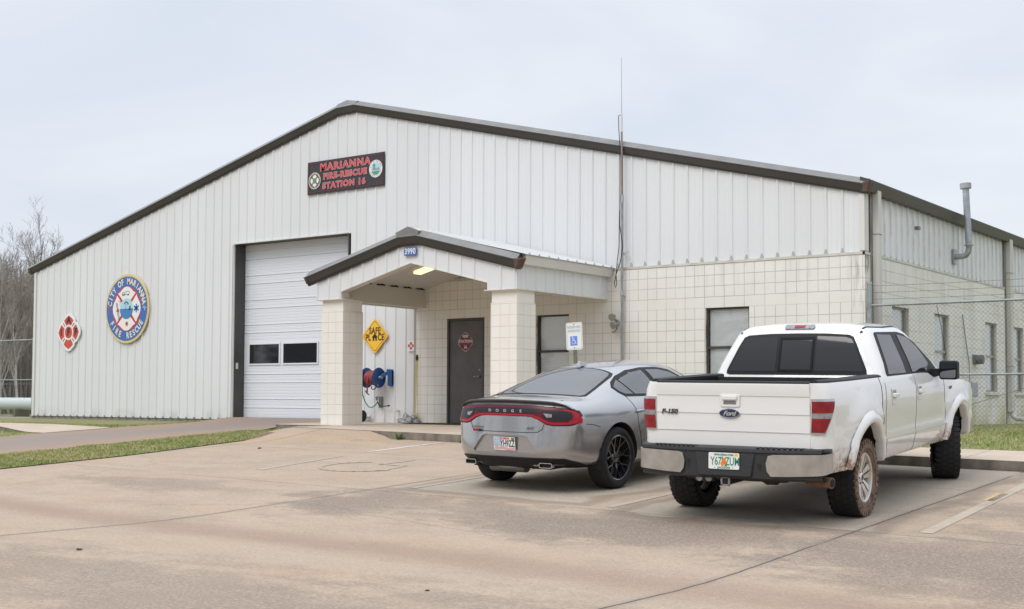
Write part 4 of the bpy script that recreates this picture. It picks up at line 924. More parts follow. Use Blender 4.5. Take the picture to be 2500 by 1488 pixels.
# safe place diamond
SP = empty('safe_place_sign', (13.115, -.05, 1.925), 'yellow diamond SAFE PLACE sign above the hose reel', 'sign')
def dia(r, c=.05, n=5):
    out = []
    for q in range(4):
        a = radians(90*q); ctr = Vector((cos(a), sin(a)))*(r-c*1.414)
        for k in range(n+1): t = a-pi/4+pi/2*k/n; out.append((ctr.x+c*cos(t), ctr.y+c*sin(t)))
    return out
part('panel', SP, c_yel, lambda b: b.prism(dia(.405, .06), fr, .0, .012), bevel=.003)
def f(b):
    A = dia(.355, .05); B_ = dia(.342, .046); n = len(A); b.add([fr(x, y, .0135) for x, y in A]+[fr(x, y, .0135) for x, y in B_], [(i, (i+1) % n, n+(i+1) % n, n+i) for i in range(n)])
part('border', SP, c_brown, f, recalc=False)
def f(b):
    put_text(b, 'SAFE', .20, fr, (0, .115), .0135, bold=.007, sx=.78, sp=1.08); put_text(b, 'PL', .20, fr, (-.20, -.035), .0135, bold=.007, sx=.78, sp=1.05); put_text(b, 'CE', .20, fr, (.185, -.035), .0135, bold=.007, sx=.78, sp=1.05)
part('lettering', SP, c_brown, f)
part('house_symbol', SP, c_black, lambda b: (b.prism([(-.09, -.03), (0, .06), (.09, -.03), (.06, -.03), (.06, -.105), (.02, -.105), (.02, -.05), (-.02, -.05), (-.02, -.105), (-.06, -.105), (-.06, -.03)], fr, .0135, .017)))
# small cross notice
SM = empty('small_cross_notice', (14.165, -.04, 1.685), 'small white notice with a red firefighter cross at the end of the siding', 'sign')
part('sheet', SM, c_white, lambda b: b.box((-.095, -.003, -.115), (.095, 0, .115)))
def f(b):
    for q in range(4): b.prism(arm(.088, q, .55, .82, 34), fr, .0035, .006)
    b.add([fr(rr*cos(2*pi*i/24), rr*sin(2*pi*i/24), .0055) for i in range(24) for rr in (.042, .026)], [(2*i, 2*i+1, (2*i+3) % 48, (2*i+2) % 48) for i in range(24)])
part('red_cross', SM, c_red, f, recalc=False)
# address plate
AD = empty('address_plate', (16.765, -3.088, 3.30), 'blue rounded plate with white house number 3990 on the porch gable', 'sign')
part('plate', AD, c_blue, lambda b: b.prism(rrect(-.155, -.078, .155, .078, .03), fr, 0, .012), bevel=.002)
part('digits', AD, c_white, lambda b: put_text(b, '3990', .155, fr, (0, 0), .0135, bold=.003, sx=.82, sp=1.1))
# emblem on the door
EM = empty('door_emblem', (15.675, -.012, 1.735), 'maroon cross emblem reading MFR STATION 16 on the charcoal door', 'emblem')
part('plate', EM, col('emb_edge', (.45, .42, .43)), lambda b: b.prism(maltese(.205, .86, .80, 34), fr, 0, .012)); part('field', EM, c_dred, lambda b: b.prism(maltese(.19, .86, .80, 34), fr, .0125, .015))
part('lettering', EM, col('emb_white', (.62, .58, .6)), lambda b: (put_text(b, 'MFR', .085, fr, (0, .115), .016, bold=.003), put_text(b, 'STATION', .085, fr, (0, .012), .016, bold=.003, sx=1.0), put_text(b, '16', .085, fr, (0, -.11), .016, bold=.003)))
def f(b):
    for a in (45, 135, 225, 315):
        a = radians(a); n = Vector((-sin(a), cos(a)))*.012; e0 = Vector((cos(a), sin(a)))*.09; e1 = Vector((cos(a), sin(a)))*.165; b.prism([tuple(e0+n), tuple(e0-n), tuple(e1-n), tuple(e1+n)], fr, .0155, .02)
part('bars', EM, c_black, f)
# reserved parking sign
RP = empty('reserved_parking_sign', (20.87, -3.58, SW(20.8, -3.6)), 'white RESERVED PARKING sign with blue wheelchair symbol on a green post behind the silver car', 'sign')
RP.rotation_euler = (0, radians(-2.2), radians(6))
zc = 1.58-SW(20.8, -3.6); fz = lambda a, c, d: (a, -d, zc+c)
part('post', RP, mat('post_green', (.13, .14, .11), rough=.7, var=.4, vscale=15), lambda b: (b.prism([(-.03, -.012), (-.03, .012), (-.012, .012), (-.012, .0), (.012, .0), (.012, .012), (.03, .012), (.03, -.012)], lambda a, c, d: (a, c, d), -.05, zc+.23)))
part('panel', RP, c_white, lambda b: b.prism(rrect(-.1524, -.2286, .1524, .2286, .035), fz, .014, .017))
def f(b):
    A = rrect(-.140, -.216, .140, .216, .03); B_ = rrect(-.134, -.210, .134, .210, .027); n = len(A); b.add([fz(x, y, .0185) for x, y in A]+[fz(x, y, .0185) for x, y in B_], [(i, (i+1) % n, n+(i+1) % n, n+i) for i in range(n)])
part('border', RP, col('sign_green', (.35, .47, .42)), f, recalc=False)
part('lettering', RP, col('sign_green', (0, 0, 0)), lambda b: (put_text(b, 'RESERVED', .062, fz, (0, .15), .018, bold=.0006, sx=.85, sp=1.05), put_text(b, 'PARKING', .062, fz, (0, .085), .018, bold=.0006, sx=.85, sp=1.05)))
part('blue_square', RP, col('sign_blue', (.12, .26, .70)), lambda b: b.prism([(-.045-.03, -.155), (.055, -.155), (.055, .0), (-.075, .0)], fz, .0175, .0195))
def f(b):
    ox, oz = -.012, -.08
    P = [(-.018, .055), (-.014, .012), (.022, .010), (.03, -.035), (.046, -.042)]; [b.prism([(ox+x, oz+y) for x, y in q], fz, .020, .0215) for q in stroke(P, .011)+stroke([(.028*cos(t)-.004, .028*sin(t)-.022) for t in [1.9+.3*i for i in range(14)]], .008)+stroke([(-.016, .036), (.018, .036)], .008)]
    disc(b, .010, fz, .020, .0215, 12, ox-.018, oz+.064)
part('wheelchair_symbol', RP, c_white, f)
part('bolt', RP, c_black, lambda b: disc(b, .008, fz, .018, .022, 8, 0, .195)); part('bolt', RP, c_black, lambda b: disc(b, .008, fz, .018, .022, 8, 0, -.195))
# ------------------------------------------------------------------ hose reel and porch clutter
HR = empty('hose_reel', (13.30, -.30, .985), 'blue hose reel wound with red hose on the white siding beside the porch', 'hose reel')
m_reel = mat('reel_blue', (.02, .085, .26), rough=.4, var=.2, vscale=8)
for x0 in (-.20, .16):
    b = MB(); b.lathe([(.03, x0), (.20, x0-.012), (.222, x0-.006), (.226, x0+.004), (.222, x0+.012), (.20, x0+.014), (.03, x0+.014)], 36, 'x'); b.build('flange', m_reel, HR, smooth=40)
b = MB(); b.lathe([(.09, -.19), (.09, .16)], 24, 'x'); b.build('drum', m_reel, HR, smooth=40)
m_rh = mat('hose_red', (.30, .025, .035), rough=.5, col2=(.16, .08, .06), vscale=16, mid=.6)
b = MB(); pts = []
for i in range(13*20+1): a = 2*pi*i/20; x = -.15+.27*i/(13*20); pts.append((x, (.145+.006*sin(i*.7))*cos(a), (.145+.006*sin(i*.7))*sin(a)))
b.tube(pts, .0165, 6); b.tube([(-.02, .02-.17, 0), (-.01, -.19, -.10), (-.02, -.17, -.20), (-.05, -.14, -.245), (-.07, -.13, -.26)], .014, 8); b.build('red_hose', m_rh, HR, smooth=60)
b = MB(); b.tube([(.05, -.10, -.19), (.06, -.13, -.235), (.10, -.13, -.26), (.15, -.11, -.25), (.17, -.09, -.20)], .012, 8); b.tube([(-.06, -.13, -.25), (-.07, -.13, -.33), (-.05, -.13, -.36)], .016, 8); b.tube([(-.07, -.13, -.34), (-.115, -.14, -.285)], .010, 6); b.tube([(-.05, -.13, -.35), (.0, -.13, -.375)], .012, 6); b.build('nozzle', m_black, HR, smooth=50)
b = MB(); b.hexa([(.31, .16, -.19), (.335, .16, -.19), (.335, .28, -.19), (.31, .28, -.19)], [(.31, .08, .19), (.335, .08, .19), (.335, .28, .19), (.31, .28, .19)]); b.box((.20, .24, -.17), (.335, .29, .17)); b.hexa([(.18, -.03, -.04), (.20, -.03, -.04), (.33, .20, .10), (.31, .20, .10)], [(.18, -.03, .04), (.20, -.03, .04), (.33, .20, .19), (.31, .20, .19)]); b.build('wall_bracket', mat('bracket_blue', (.03, .13, .36), rough=.4), HR, bevel=.004)
b = MB(); b.tube([(.17, 0, 0), (.25, 0, 0)], .035, 10); b.tube([(.22, 0, 0), (.24, -.06, .02)], .015, 8); b.tube([(.19, -.06, -.15), (.21, -.09, -.17)], .015, 8); b.build('swivel', m_galv, HR, smooth=50)
WH = empty('garden_hose', (0, 0, 0), 'green hose hanging from the reel to the wall tap', 'hose')
b = MB(); b.tube([(12.97, -.30, .80), (12.93, -.25, .62), (12.93, -.16, .45), (13.0, -.12, .34), (13.09, -.11, .325), (13.18, -.10, .38), (13.24, -.09, .45)], .013, 8); b.build('hose', mat('hose_green', (.03, .28, .20), rough=.5), WH, smooth=60)
TP = empty('wall_tap', (13.29, -.036, .47), 'grey wall tap box with a black pipe stub under the hose reel', 'tap')
b = MB(); b.box((-.02, -.06, -.15), (.06, 0, .10)); b.tube([(-.05, -.07, .02), (-.05, -.10, .08), (-.02, -.07, .09)], .025, 8); b.build('tap_box', m_cap, TP, bevel=.005)
b = MB(); b.tube([(-.04, -.08, -.01), (.04, -.09, -.10), (.16, -.09, -.115), (.30, -.08, -.10)], .011, 8); b.tube([(.29, -.08, -.10), (.32, -.08, -.10)], .02, 8); b.build('black_stub', m_black, TP, smooth=50)
for i, (x, z, d, lb) in enumerate([(12.93, .12, .12, 'white pipe elbow low on the siding behind the left pillar'), (13.79, .265, .04, 'small white pipe cap on the siding right of the tap')]):
    b = MB(); b.tube([(x, 0, z), (x, -.10, z), (x+d, -.12, z+.015)], .028, 10); tag(b.build('pipe_outlet', c_white, smooth=50), lb, 'pipe')
b = MB(); b.tube([(14.345, -.09, .20), (14.35, -.06, 1.38)], .012, 8); MP = empty('mop', (0, 0, 0), 'yellow-handled mop leaning where the siding meets the block wall', 'mop'); b.build('handle', mat('handle_yellow', (.62, .56, .10), rough=.5), MP, smooth=50)
b = MB(); b.tube([(14.35, -.06, 1.36), (14.35, -.058, 1.44), (14.352, -.055, 1.49)], [.018, .026, .010], 8); b.build('grip', m_black, MP, smooth=50)
b = MB(); b.tube([(14.345, -.09, .22), (14.344, -.10, .12)], [.016, .05], 8)
for i in range(14): a = i*.45; b.tube([(14.344, -.10, .14), (14.344+.05*cos(a), -.10+.05*sin(a), .08), (14.344+.09*cos(a), -.12+.08*sin(a), .02)], .009, 5)
b.build('mop_head', mat('mop_yellow', (.66, .55, .22), rough=.8), MP)
bm = bmesh.new(); bmesh.ops.create_icosphere(bm, subdivisions=4, radius=1)
for v in bm.verts:
    q = v.co.copy(); n = noise.noise(q*2.2)*.35+noise.noise(q*6)*.18; v.co = Vector((q.x*.28*(1+n), q.y*.13*(1+n), max(0, q.z)*.16*(1+1.6*n)))
me = bpy.data.meshes.new('bag'); bm.to_mesh(me); bm.free(); me.shade_smooth(); o = bpy.data.objects.new('plastic_bag', me); C.objects.link(o); o.location = (14.20, -.17, -.0); me.materials.append(mat('bag_grey', (.42, .42, .42), rough=.25, col2=(.16, .16, .16), vscale=22)); tag(o, 'crumpled grey plastic bag on the slab at the foot of the mop', 'bag')
b = MB(); b.lathe([(.0, 0), (.11, .0), (.13, .02), (.135, .08), (.13, .14), (.11, .16), (.0, .16)], 28, 'x'); o = b.build('hose_cart_piece', m_rubber, smooth=40); o.location = (12.78, -.22, .135); tag(o, 'small round black rubber object on the slab behind the left porch pillar', 'cart_piece')  # round black piece of a hose cart
b = MB(); b.box((14.7, -.95, .004), (16.5, -.18, .014)); tag(b.build('door_mat', m_rubber, bevel=.003), 'thin black mat in front of the charcoal door', 'mat')

# ------------------------------------------------------------------ chain-link fences
m_wire = mat('wire', (.23, .23, .225), rough=.6, metal=.3)
def fence(name, x0, x1, y, zb, zt, zmid, posts, label, wires, knuckle=True, r=.0023):
    F = empty(name, (x0, y, 0), label, 'fence')
    for i, px in enumerate(posts):
        b = MB(); main = i == 0; pr_ = .042 if main else .03; h = zt+.42 if wires else zt+.02
        b.tube([(px-x0, 0, zb-.1), (px-x0, 0, h-.05)], pr_, 12)
        b.tube([(px-x0, 0, h-.05), (px-x0, 0, h-.02), (px-x0, 0, h)], [pr_*1.2, pr_*1.1, .012], 12)
        for z in (zmid, zt-.02, zb+.3): b.tube([(px-x0, 0, z-.015), (px-x0, 0, z+.015)], pr_*1.12, 12)
        b.build('post', m_galv, F, smooth=50)
    for z, rr in ((zt, .022), (zmid, .020)):
        b = MB(); b.tube([(.02, .0, z), (x1-x0, .0, z)], rr, 10); b.build('rail', m_pipe, F, smooth=50)
    b = MB(); s_ = .0735; zz0, zz1 = zb, zt+.03; W_ = x1-x0; hh_ = zz1-zz0
    k = -int(hh_/s_)-1
    while k*s_ < W_:
        for sg in (1, -1):
            a0 = k*s_; pts = []
            # line x = a0 + t, z = zz0 + t (or mirrored)
            t0 = max(0, -a0); t1 = min(hh_, W_-a0)
            if t1 > t0+.02:
                z0_, z1_ = (zz0+t0, zz0+t1) if sg > 0 else (zz1-t0, zz1-t1)
                b.tube([(a0+t0, .024+.002*sg, z0_), (a0+t1, .024+.002*sg, z1_)], r, 3, caps=False)
        k += 1
    mk = b.build('wire_mesh', m_wire, F, recalc=False)
    if wires:
        for z in (.105, .22, .335):
            b = MB(); n = int(W_/.3); b.tube([(.0+W_*i/n, .0, zt+z-.012*sin(pi*((i*.3) % 3)/3)) for i in range(n+1)], .003, 4)
            q = .1
            while q < W_:
                zz_ = zt+z-.012*sin(pi*(q % 3)/3)
                for a in (.6, 2.4): b.tube([(q-.012*cos(a), -.008, zz_-.012*sin(a)), (q+.012*cos(a), .008, zz_+.012*sin(a))], .002, 3)
                q += .13
            b.build('barbed_wire', mat('barb_wire', (.14, .135, .13), rough=.6), F, recalc=False)
    return F
FR_ = fence('chain_link_fence', 24.53, 30.2, -.075, .02, 2.155, .965, [24.53, 27.95], 'tall chain-link fence with barbed wire along the right side of the station', True)
b = MB(); b.tube([(1.15, -.01, .30), (3.4, -.01, 1.02)], .006, 6); b.build('brace_rod', m_cap, FR_)
b = MB(); b.tube([(1.13, .05, 2.12), (1.2, .05, 1.75), (1.28, .03, 1.28)], .005, 5); b.build('loose_wire', m_black, FR_)
FLf = fence('chain_link_fence', -.22, 0, .10, -.17, 2.17, 1.02, [], 'x', False) if 0 else None
FL2 = empty('chain_link_fence', (-.2, .10, 0), 'grey chain-link fence left of the station with bare woods behind', 'fence')
for px in (-.0, -3.1, -6.2, -9.3):
    b = MB(); b.tube([(px, 0, -.3), (px, 0, 2.22)], .036 if px == 0 else .028, 10); b.tube([(px, 0, 2.22), (px, 0, 2.26)], [.04, .01], 10); b.build('post', m_galv, FL2, smooth=50)
for z, rr in ((2.17, .021), (1.02, .018), (.90, .004)):
    b = MB(); b.tube([(0, 0, z), (-12, 0, z)], rr, 8); b.build('rail', m_galv, FL2, smooth=50)
b = MB(); s_ = .0735; z0_, z1_ = -.17, 2.19; hgt = z1_-z0_; k = -int(hgt/s_)
while k*s_ < 5.5:
    a0 = k*s_; t0 = max(0, -a0); t1 = min(hgt, 5.5-a0)
    if t1 > t0+.02:
        b.tube([(-(a0+t0), .02, z0_+t0), (-(a0+t1), .02, z0_+t1)], .0019, 3, caps=False); b.tube([(-(a0+t0), .024, z1_-t0), (-(a0+t1), .024, z1_-t1)], .0019, 3, caps=False)
    k += 1
b.build('wire_mesh', m_wire, FL2, recalc=False)
# big pale pipe lying behind the left fence
CP = empty('culvert_pipe', (-6.6, 4.2, .29), 'long pale green-white pipe lying on the grass behind the left fence', 'pipe')
b = MB(); b.lathe([(.17, .35), (.205, .35), (.21, .33), (.21, -9), (.17, -9), (.17, .30)], 28, 'x'); b.build('pipe_wall', mat('pvc_pale', (.56, .62, .60), rough=.45), CP, smooth=40)
b = MB(); b.box((-.6, -.28, -.44), (-.45, .28, -.20)); b.box((-5.6, -.28, -.44), (-5.45, .28, -.20)); b.build('timber_block', mat('timber', (.16, .12, .08), rough=.9), CP)
# far gravel track
b = MB(); b.add([(-40, 1.6, -.128), (-.3, 1.2, -.128), (-.3, 2.6, -.128), (-40, 3.4, -.128)], [(0, 1, 2, 3)]); o = b.build('gravel_track', mat('gravel', (.30, .27, .23), rough=.95, var=.3, vscale=12)); tag(o, kind='structure')
if o.data.polygons[0].normal.z < 0: o.data.flip_normals()

# ------------------------------------------------------------------ bare woods
m_bark = mat('bark', (.27, .24, .215), rough=.9, var=.3, vscale=3); m_twig = mat('twigs', (.30, .265, .24), rough=.9, var=.25, vscale=1); m_bark2 = mat('pale_bark', (.44, .41, .37), rough=.9, var=.25, vscale=3)
def tree_meshes(seed, hgt, spread, depth=5, r0=.11, pale=False, lean=0):
    rnd = random.Random(seed); T = MB(); K = MB()
    def grow(p, d, L, r, lv):
        pts = [p]; n = 4 if lv < 2 else 3; q = p.copy(); dd = d.copy()
        for i in range(n):
            dd = (dd+Vector((rnd.gauss(0, .09), rnd.gauss(0, .09), rnd.gauss(.03, .05)))).normalized(); q = q+dd*L/n; pts.append(q.copy())
        rr = [max(.004, r*(1-.55*i/n)) for i in range(n+1)]
        (T if lv < 2 else K).tube(pts, rr, 6 if lv == 0 else (4 if lv < 3 else 3), caps=False)
        if lv >= depth: return
        nb = (9 if lv == 0 else rnd.randint(3, 5))
        for k in range(nb):
            t = rnd.uniform(.35, 1) if lv == 0 else rnd.uniform(.25, 1); i = min(n-1, int(t*n)); bp = pts[i].lerp(pts[i+1], t*n-i)
            a = rnd.uniform(0, 2*pi); e = rnd.uniform(.35, .85)*spread; ax = dd.orthogonal().normalized(); ax = Matrix.Rotation(a, 3, dd) @ ax
            nd = (dd*cos(e)+ax*sin(e)+Vector((0, 0, .22))).normalized()
            grow(bp, nd, L*rnd.uniform(.42, .68)*(1-.25*t if lv == 0 else 1), max(.004, rr[i]*.62), lv+1)
        if lv == 0: grow(pts[-1], dd, L*.5, rr[-1], 1)
    grow(Vector((0, 0, 0)), Vector((lean, 0, 1)).normalized(), hgt*.62, r0, 0)
    return T, K
TK = ['tall spreading leafless tree', 'slender leafless tree', 'short bushy leafless tree', 'leaning leafless tree']
protos = []
for i, (sd_, h_, sp_, dp_, r_, ln_) in enumerate([(11, 9.4, 1.05, 5, .12, .0), (23, 7.0, .70, 5, .08, .03), (35, 5.2, 1.0, 4, .07, -.05), (47, 6.2, .8, 5, .06, .10)]):
    T, K = tree_meshes(sd_, h_, sp_, dp_, r_, lean=ln_)
    root = empty('bare_tree', (0, 0, -200)); T.build('trunk', m_bark2 if i in (1, 3) else m_bark, root, smooth=60, recalc=False); K.build('crown', m_twig, root, recalc=False); protos.append(root)
def campos(px, Z, z=None):
    """ground point at depth Z along the column px of the picture (2500 wide)"""
    d = _f*Z+_r*((px-1250)/3118*Z); return Vector((CAM.x+d.x, CAM.y+d.y, -.35))
rnd = random.Random(5)
spots = [(38, 62, 0, .98), (84, 63, 0, .80), (8, 55, 1, .95), (60, 57, 3, .9), (-12, 58, 3, 1.0), (108, 66, 2, 1.0), (28, 50, 2, 1.0), (70, 52, 2, .9), (180, 70, 1, .86), (200, 71, 1, .82), (48, 68, 1, 1.0), (95, 56, 1, .8), (15, 66, 1, 1.05), (125, 58, 2, .9), (78, 70, 3, .95), (52, 49, 1, .72), (2, 48, 1, .72), (20, 64, 0, .86)]
used = set(); placed = []
where = ['standing tallest behind the left fence', 'at the building corner', 'at the extreme left edge', 'low against the left fence']
for k, (px, Z, t, s_) in enumerate(spots):
    r_ = protos[t]
    o = r_ if t not in used else copy_tree(r_)
    used.add(t); o.location = campos(px, Z); o.scale = (s_, s_, s_); o.rotation_euler = (0, 0, rnd.uniform(0, 6.28)); placed.append((o, px, Z, t))
ORD = 'first second third fourth fifth sixth seventh eighth ninth tenth eleventh twelfth thirteenth fourteenth fifteenth sixteenth seventeenth eighteenth nineteenth twentieth'.split()
for k, (o, px, Z, t) in enumerate(sorted(placed, key=lambda q: q[1])):
    lb = '%s of the bare trees from the left, a %s behind the fence' % (ORD[k], TK[t]) if px < 115 else '%s of the bare trees from the left, its top just over the roof' % ORD[k]
    tag(o, lb, 'tree', 'bare trees behind the left fence')
# brush: thin stems filling the wood
b = MB(); rnd = random.Random(9)
for i in range(12500):
    px = rnd.uniform(-70, 130 if i % 2 else 105) if i < 8500 else rnd.uniform(-520, -60); Z = rnd.uniform(50, 76); p0 = campos(px, Z); h_ = rnd.uniform(1.5, 6.6)*(1 if px < 95 else .85); a = rnd.uniform(0, 6.28); l_ = rnd.uniform(0, .30)*h_
    m_ = p0+Vector((cos(a)*l_*.4+rnd.gauss(0, .15), sin(a)*l_*.4, h_*.5)); e_ = p0+Vector((cos(a)*l_, sin(a)*l_, h_))
    b.tube([p0, m_, e_], [rnd.uniform(.010, .034), .012, .004], 3, caps=False)
    for q in range(4):
        t = rnd.uniform(.3, 1); s0 = p0.lerp(m_, t*2) if t < .5 else m_.lerp(e_, t*2-1); b.tube([s0, s0+Vector((rnd.gauss(0, .35), rnd.gauss(0, .35), rnd.uniform(.1, .7)))], [.010, .004], 3, caps=False)
o = b.build('underbrush', mat('brush_stems', (.25, .215, .185), rough=.95, var=.35, vscale=.6), recalc=False); tag(o, 'tangled grey-brown brush filling the woods behind the left fence', 'brush', kind='stuff')
b = MB()
for i in range(9000):
    px = rnd.uniform(-80, 135); Z = rnd.uniform(52, 74); p0 = campos(px, Z); zc_ = rnd.uniform(0, 1)**1.6*5.6
    if noise.noise(Vector((px*.03, Z*.1, zc_*.5))) < -.08: continue
    c_ = p0+Vector((0, 0, zc_)); s_ = rnd.uniform(.05, .14); u_ = Vector((rnd.gauss(0, 1), rnd.gauss(0, 1), rnd.gauss(0, 1))).normalized(); v_ = u_.orthogonal().normalized()
    b.add([c_+u_*s_, c_+v_*s_*.5, c_-u_*s_, c_-v_*s_*.5], [(0, 1, 2, 3)])
o = b.build('leaf_litter_thicket', mat('olive_leaf', (.09, .085, .045), rough=.9, col2=(.15, .12, .085), vscale=.5), recalc=False); tag(o, 'sparse olive and brown leaf clumps low in the left woods', 'thicket', kind='stuff')
# woods across the road behind the camera, one far mass (seen only in reflections)
T = MB(); rnd = random.Random(3)
for k in range(40):
    x0 = -75+4.2*k+rnd.uniform(-1, 1); y0 = -62-8*sin(k*.7)-rnd.uniform(0, 8); h = rnd.uniform(9, 15); T.tube([(x0, y0, -1), (x0, y0, h)], [.2, .05], 5)
    for i in range(150):
        z = h*rnd.uniform(.15, 1); r_ = (1.1-z/h)*h*.25; a = rnd.uniform(0, 6.28); c_ = Vector((x0+cos(a)*r_*rnd.random(), y0+sin(a)*r_*rnd.random(), z)); u_ = Vector((rnd.gauss(0, 1), rnd.gauss(0, 1), rnd.gauss(0, .6))).normalized()*.8; v_ = u_.orthogonal().normalized()*.35
        T.add([c_+u_, c_+v_, c_-u_, c_-v_], [(0, 1, 2, 3)])
tag(T.build('pine_wood', mat('pine_needle', (.035, .055, .025), rough=.8), recalc=False), 'far pine wood across the road behind the camera', 'wood', kind='stuff')
# ------------------------------------------------------------------ vehicles
def vmat(x, y, h, z=None):
    F = Vector((sin(h), cos(h), 0)); Lf = Vector((-cos(h), sin(h), 0))
    z0 = H(x, y) if z is None else z
    F.z = (H(x+F.x*3, y+F.y*3)-H(x, y))/3; Lf.z = (H(x+Lf.x, y+Lf.y)-H(x-Lf.x, y-Lf.y))/2
    F.normalize(); U = F.cross(Lf).normalized(); Lf = U.cross(F)
    M = Matrix((F, Lf, U)).transposed().to_4x4(); M.translation = (x, y, z0); return M
def interp(tab, v):
    if v <= tab[0][0]: return tab[0][1]
    for (a, b), (c, d) in zip(tab, tab[1:]):
        if v <= c: return b+(d-b)*(v-a)/(c-a)
    return tab[-1][1]
m_tyre = mat('tyre', (.014, .014, .015), rough=.8, bump=.15, bscale=60)
m_mud = mat('muddy_sidewall', (.03, .026, .023), rough=.9, col2=(.20, .13, .085), vscale=14, mid=.42, soft=.16, bump=.4, bscale=70)
m_chrome = mat('chrome', (.60, .61, .62), rough=.20, metal=1, var=.12, vscale=6)
m_chromed = mat('dusty_chrome', (.50, .49, .475), rough=.30, metal=.9, var=.2, vscale=7)
m_well = mat('wheel_well', (.012, .011, .010), rough=.95)
m_gap = mat('panel_gap', (.03, .03, .032), rough=.8)
m_gapw = mat('panel_gap_white', (.26, .26, .26), rough=.8)
m_lens = mat('red_lens', (.36, .010, .022), rough=.25, spec=.35); m_lensd = mat('dark_red_lens', (.11, .006, .014), rough=.3, spec=.3); m_smoke = mat('smoked_lens', (.018, .018, .021), rough=.3, spec=.3); m_clear = mat('clear_lens', (.36, .36, .37), rough=.2, col2=(.14, .13, .13), vscale=30); m_lenst = mat('truck_lens', (.34, .010, .022), rough=.2, spec=.5, col2=(.16, .006, .012), vscale=13, mid=.45)
m_tint = mat('tinted_glass', (.016, .016, .018), rough=.04, spec=.5); m_tint.node_tree.nodes['Principled BSDF'].inputs['IOR'].default_value = 1.5
m_tint3 = mat('door_glass', (.020, .021, .024), rough=.05, spec=.6); m_tint3.node_tree.nodes['Principled BSDF'].inputs['IOR'].default_value = 1.55
m_tint2 = mat('sky_glass', (.05, .052, .055), rough=.06, spec=.8); m_tint2.node_tree.nodes['Principled BSDF'].inputs['IOR'].default_value = 1.75
m_trimb = mat('black_trim', (.010, .010, .011), rough=.55, spec=.3)
m_liner = mat('bed_liner', (.012, .013, .014), rough=.7, bump=.2, bscale=40)
def tyre(W_, R, w, rr, side, mud=False, lugs=0):
    """axis y; side +1/-1 = which way the outer face looks"""
    b = MB(); h = w/2
    prof = [(rr-.005, -h*.80), (rr+.01, -h*.93), ((R+rr)/2, -h*1.03), (R-.03, -h*.97), (R-.008, -h*.84), (R, -h*.6), (R+.001, 0), (R, h*.6), (R-.008, h*.84), (R-.03, h*.97), ((R+rr)/2, h*1.03), (rr+.01, h*.93), (rr-.005, h*.80)]
    b.lathe(prof, 64, 'y')
    b.lathe([((R+rr)/2-.02, side*h*1.035), ((R+rr)/2-.015, side*h*1.045), ((R+rr)/2+.015, side*h*1.045), ((R+rr)/2+.02, side*h*1.03)], 64, 'y')
    if lugs:
        for k in range(lugs):
            for row, (o0, o1, ph) in enumerate(((-h*.98, -h*.50, 0), (-h*.44, -h*.03, .5), (h*.03, h*.44, 0), (h*.50, h*.98, .5))):
                a0 = 2*pi*(k+ph)/lugs; a1 = a0+2*pi/lugs*(.76 if row in (0, 3) else .82); sk = .025 if row in (1, 2) else .01
                P = []
                for r_ in (R-.02, R+.006):
                    for a, o in ((a0, o0), (a1, o0), (a1+sk, o1), (a0+sk, o1)): 
                        rr_ = r_-(.006 if (abs(o) > h*.9 and r_ > R) else 0); P.append((rr_*cos(a), o, rr_*sin(a)))
                b.hexa(P[:4], P[4:])
            for s_ in (-1, 1):      # shoulder teeth on the sidewall
                a0 = 2*pi*(k+(0 if s_ < 0 else .5))/lugs; a1 = a0+2*pi/lugs*.6
                P = [(r_*cos(a), o, r_*sin(a)) for o in (s_*h*.95, s_*h*1.055) for r_, a in ((R-.055, a0), (R-.055, a1), (R-.006, a1), (R-.006, a0))]
                b.hexa(P[:4], P[4:])
    o = b.build('tyre', [m_tyre, m_mud], W_, smooth=40)
    if mud:
        for p in o.data.polygons:
            c = p.center; r_ = sqrt(c.x**2+c.z**2)
            if c.y*side > h*.86 and r_ < R+.02: p.material_index = 1
    return o
def rim_truck(W_, rr, w, side):
    b = MB(); h = w/2
    b.lathe([(rr, side*h*.78), (rr+.006, side*h*.86), (rr-.004, side*h*.90), (rr-.022, side*h*.84), (rr-.03, side*h*.5), (rr-.035, -side*h*.7)], 48, 'y')
    b.lathe([(.0, side*h*.68), (.035, side*h*.70), (.042, side*h*.66), (.07, side*h*.58), (.082, side*h*.45), (.05, side*h*.2)], 32, 'y')
    for k in range(6):
        a = 2*pi*k/6+.26
        for s_ in (-1, 1):
            e = Vector((cos(a), 0, sin(a))); t = Vector((-sin(a), 0, cos(a))); n = Vector((0, side, 0))
            i0, o0 = e*.055+t*s_*.008, e*(rr-.014)+t*s_*.012; i1, o1 = e*.060+t*s_*.036, e*(rr-.012)+t*s_*.078
            lo = [i0+n*h*.36, o0+n*h*.42, o1+n*h*.42, i1+n*h*.36]; hi = [i0+n*h*.60, o0+n*h*.80, o1+n*h*.77, i1+n*h*.56]; b.hexa(lo, hi)
    o = b.build('rim', mat('bright_alloy', (.72, .70, .66), rough=.34, metal=.75, col2=(.42, .36, .30), vscale=9, mid=.62), W_, smooth=30)
    b = MB(); b.lathe([(.0, side*h*.705), (.028, side*h*.705), (.028, side*h*.69)], 20, 'y')
    for k in range(6): a = 2*pi*k/6; b.tube([Vector((.062*cos(a), side*h*.55, .062*sin(a))), Vector((.062*cos(a), side*h*.64, .062*sin(a)))], .009, 6)
    b.build('hub_cap', m_black, W_, smooth=40)
    b = MB(); b.lathe([(.0, -side*h*.05), (rr-.05, -side*h*.05), (rr-.05, -side*h*.2)], 32, 'y'); b.build('brake_disc', mat('brake', (.07, .06, .055), rough=.7), W_, smooth=40)
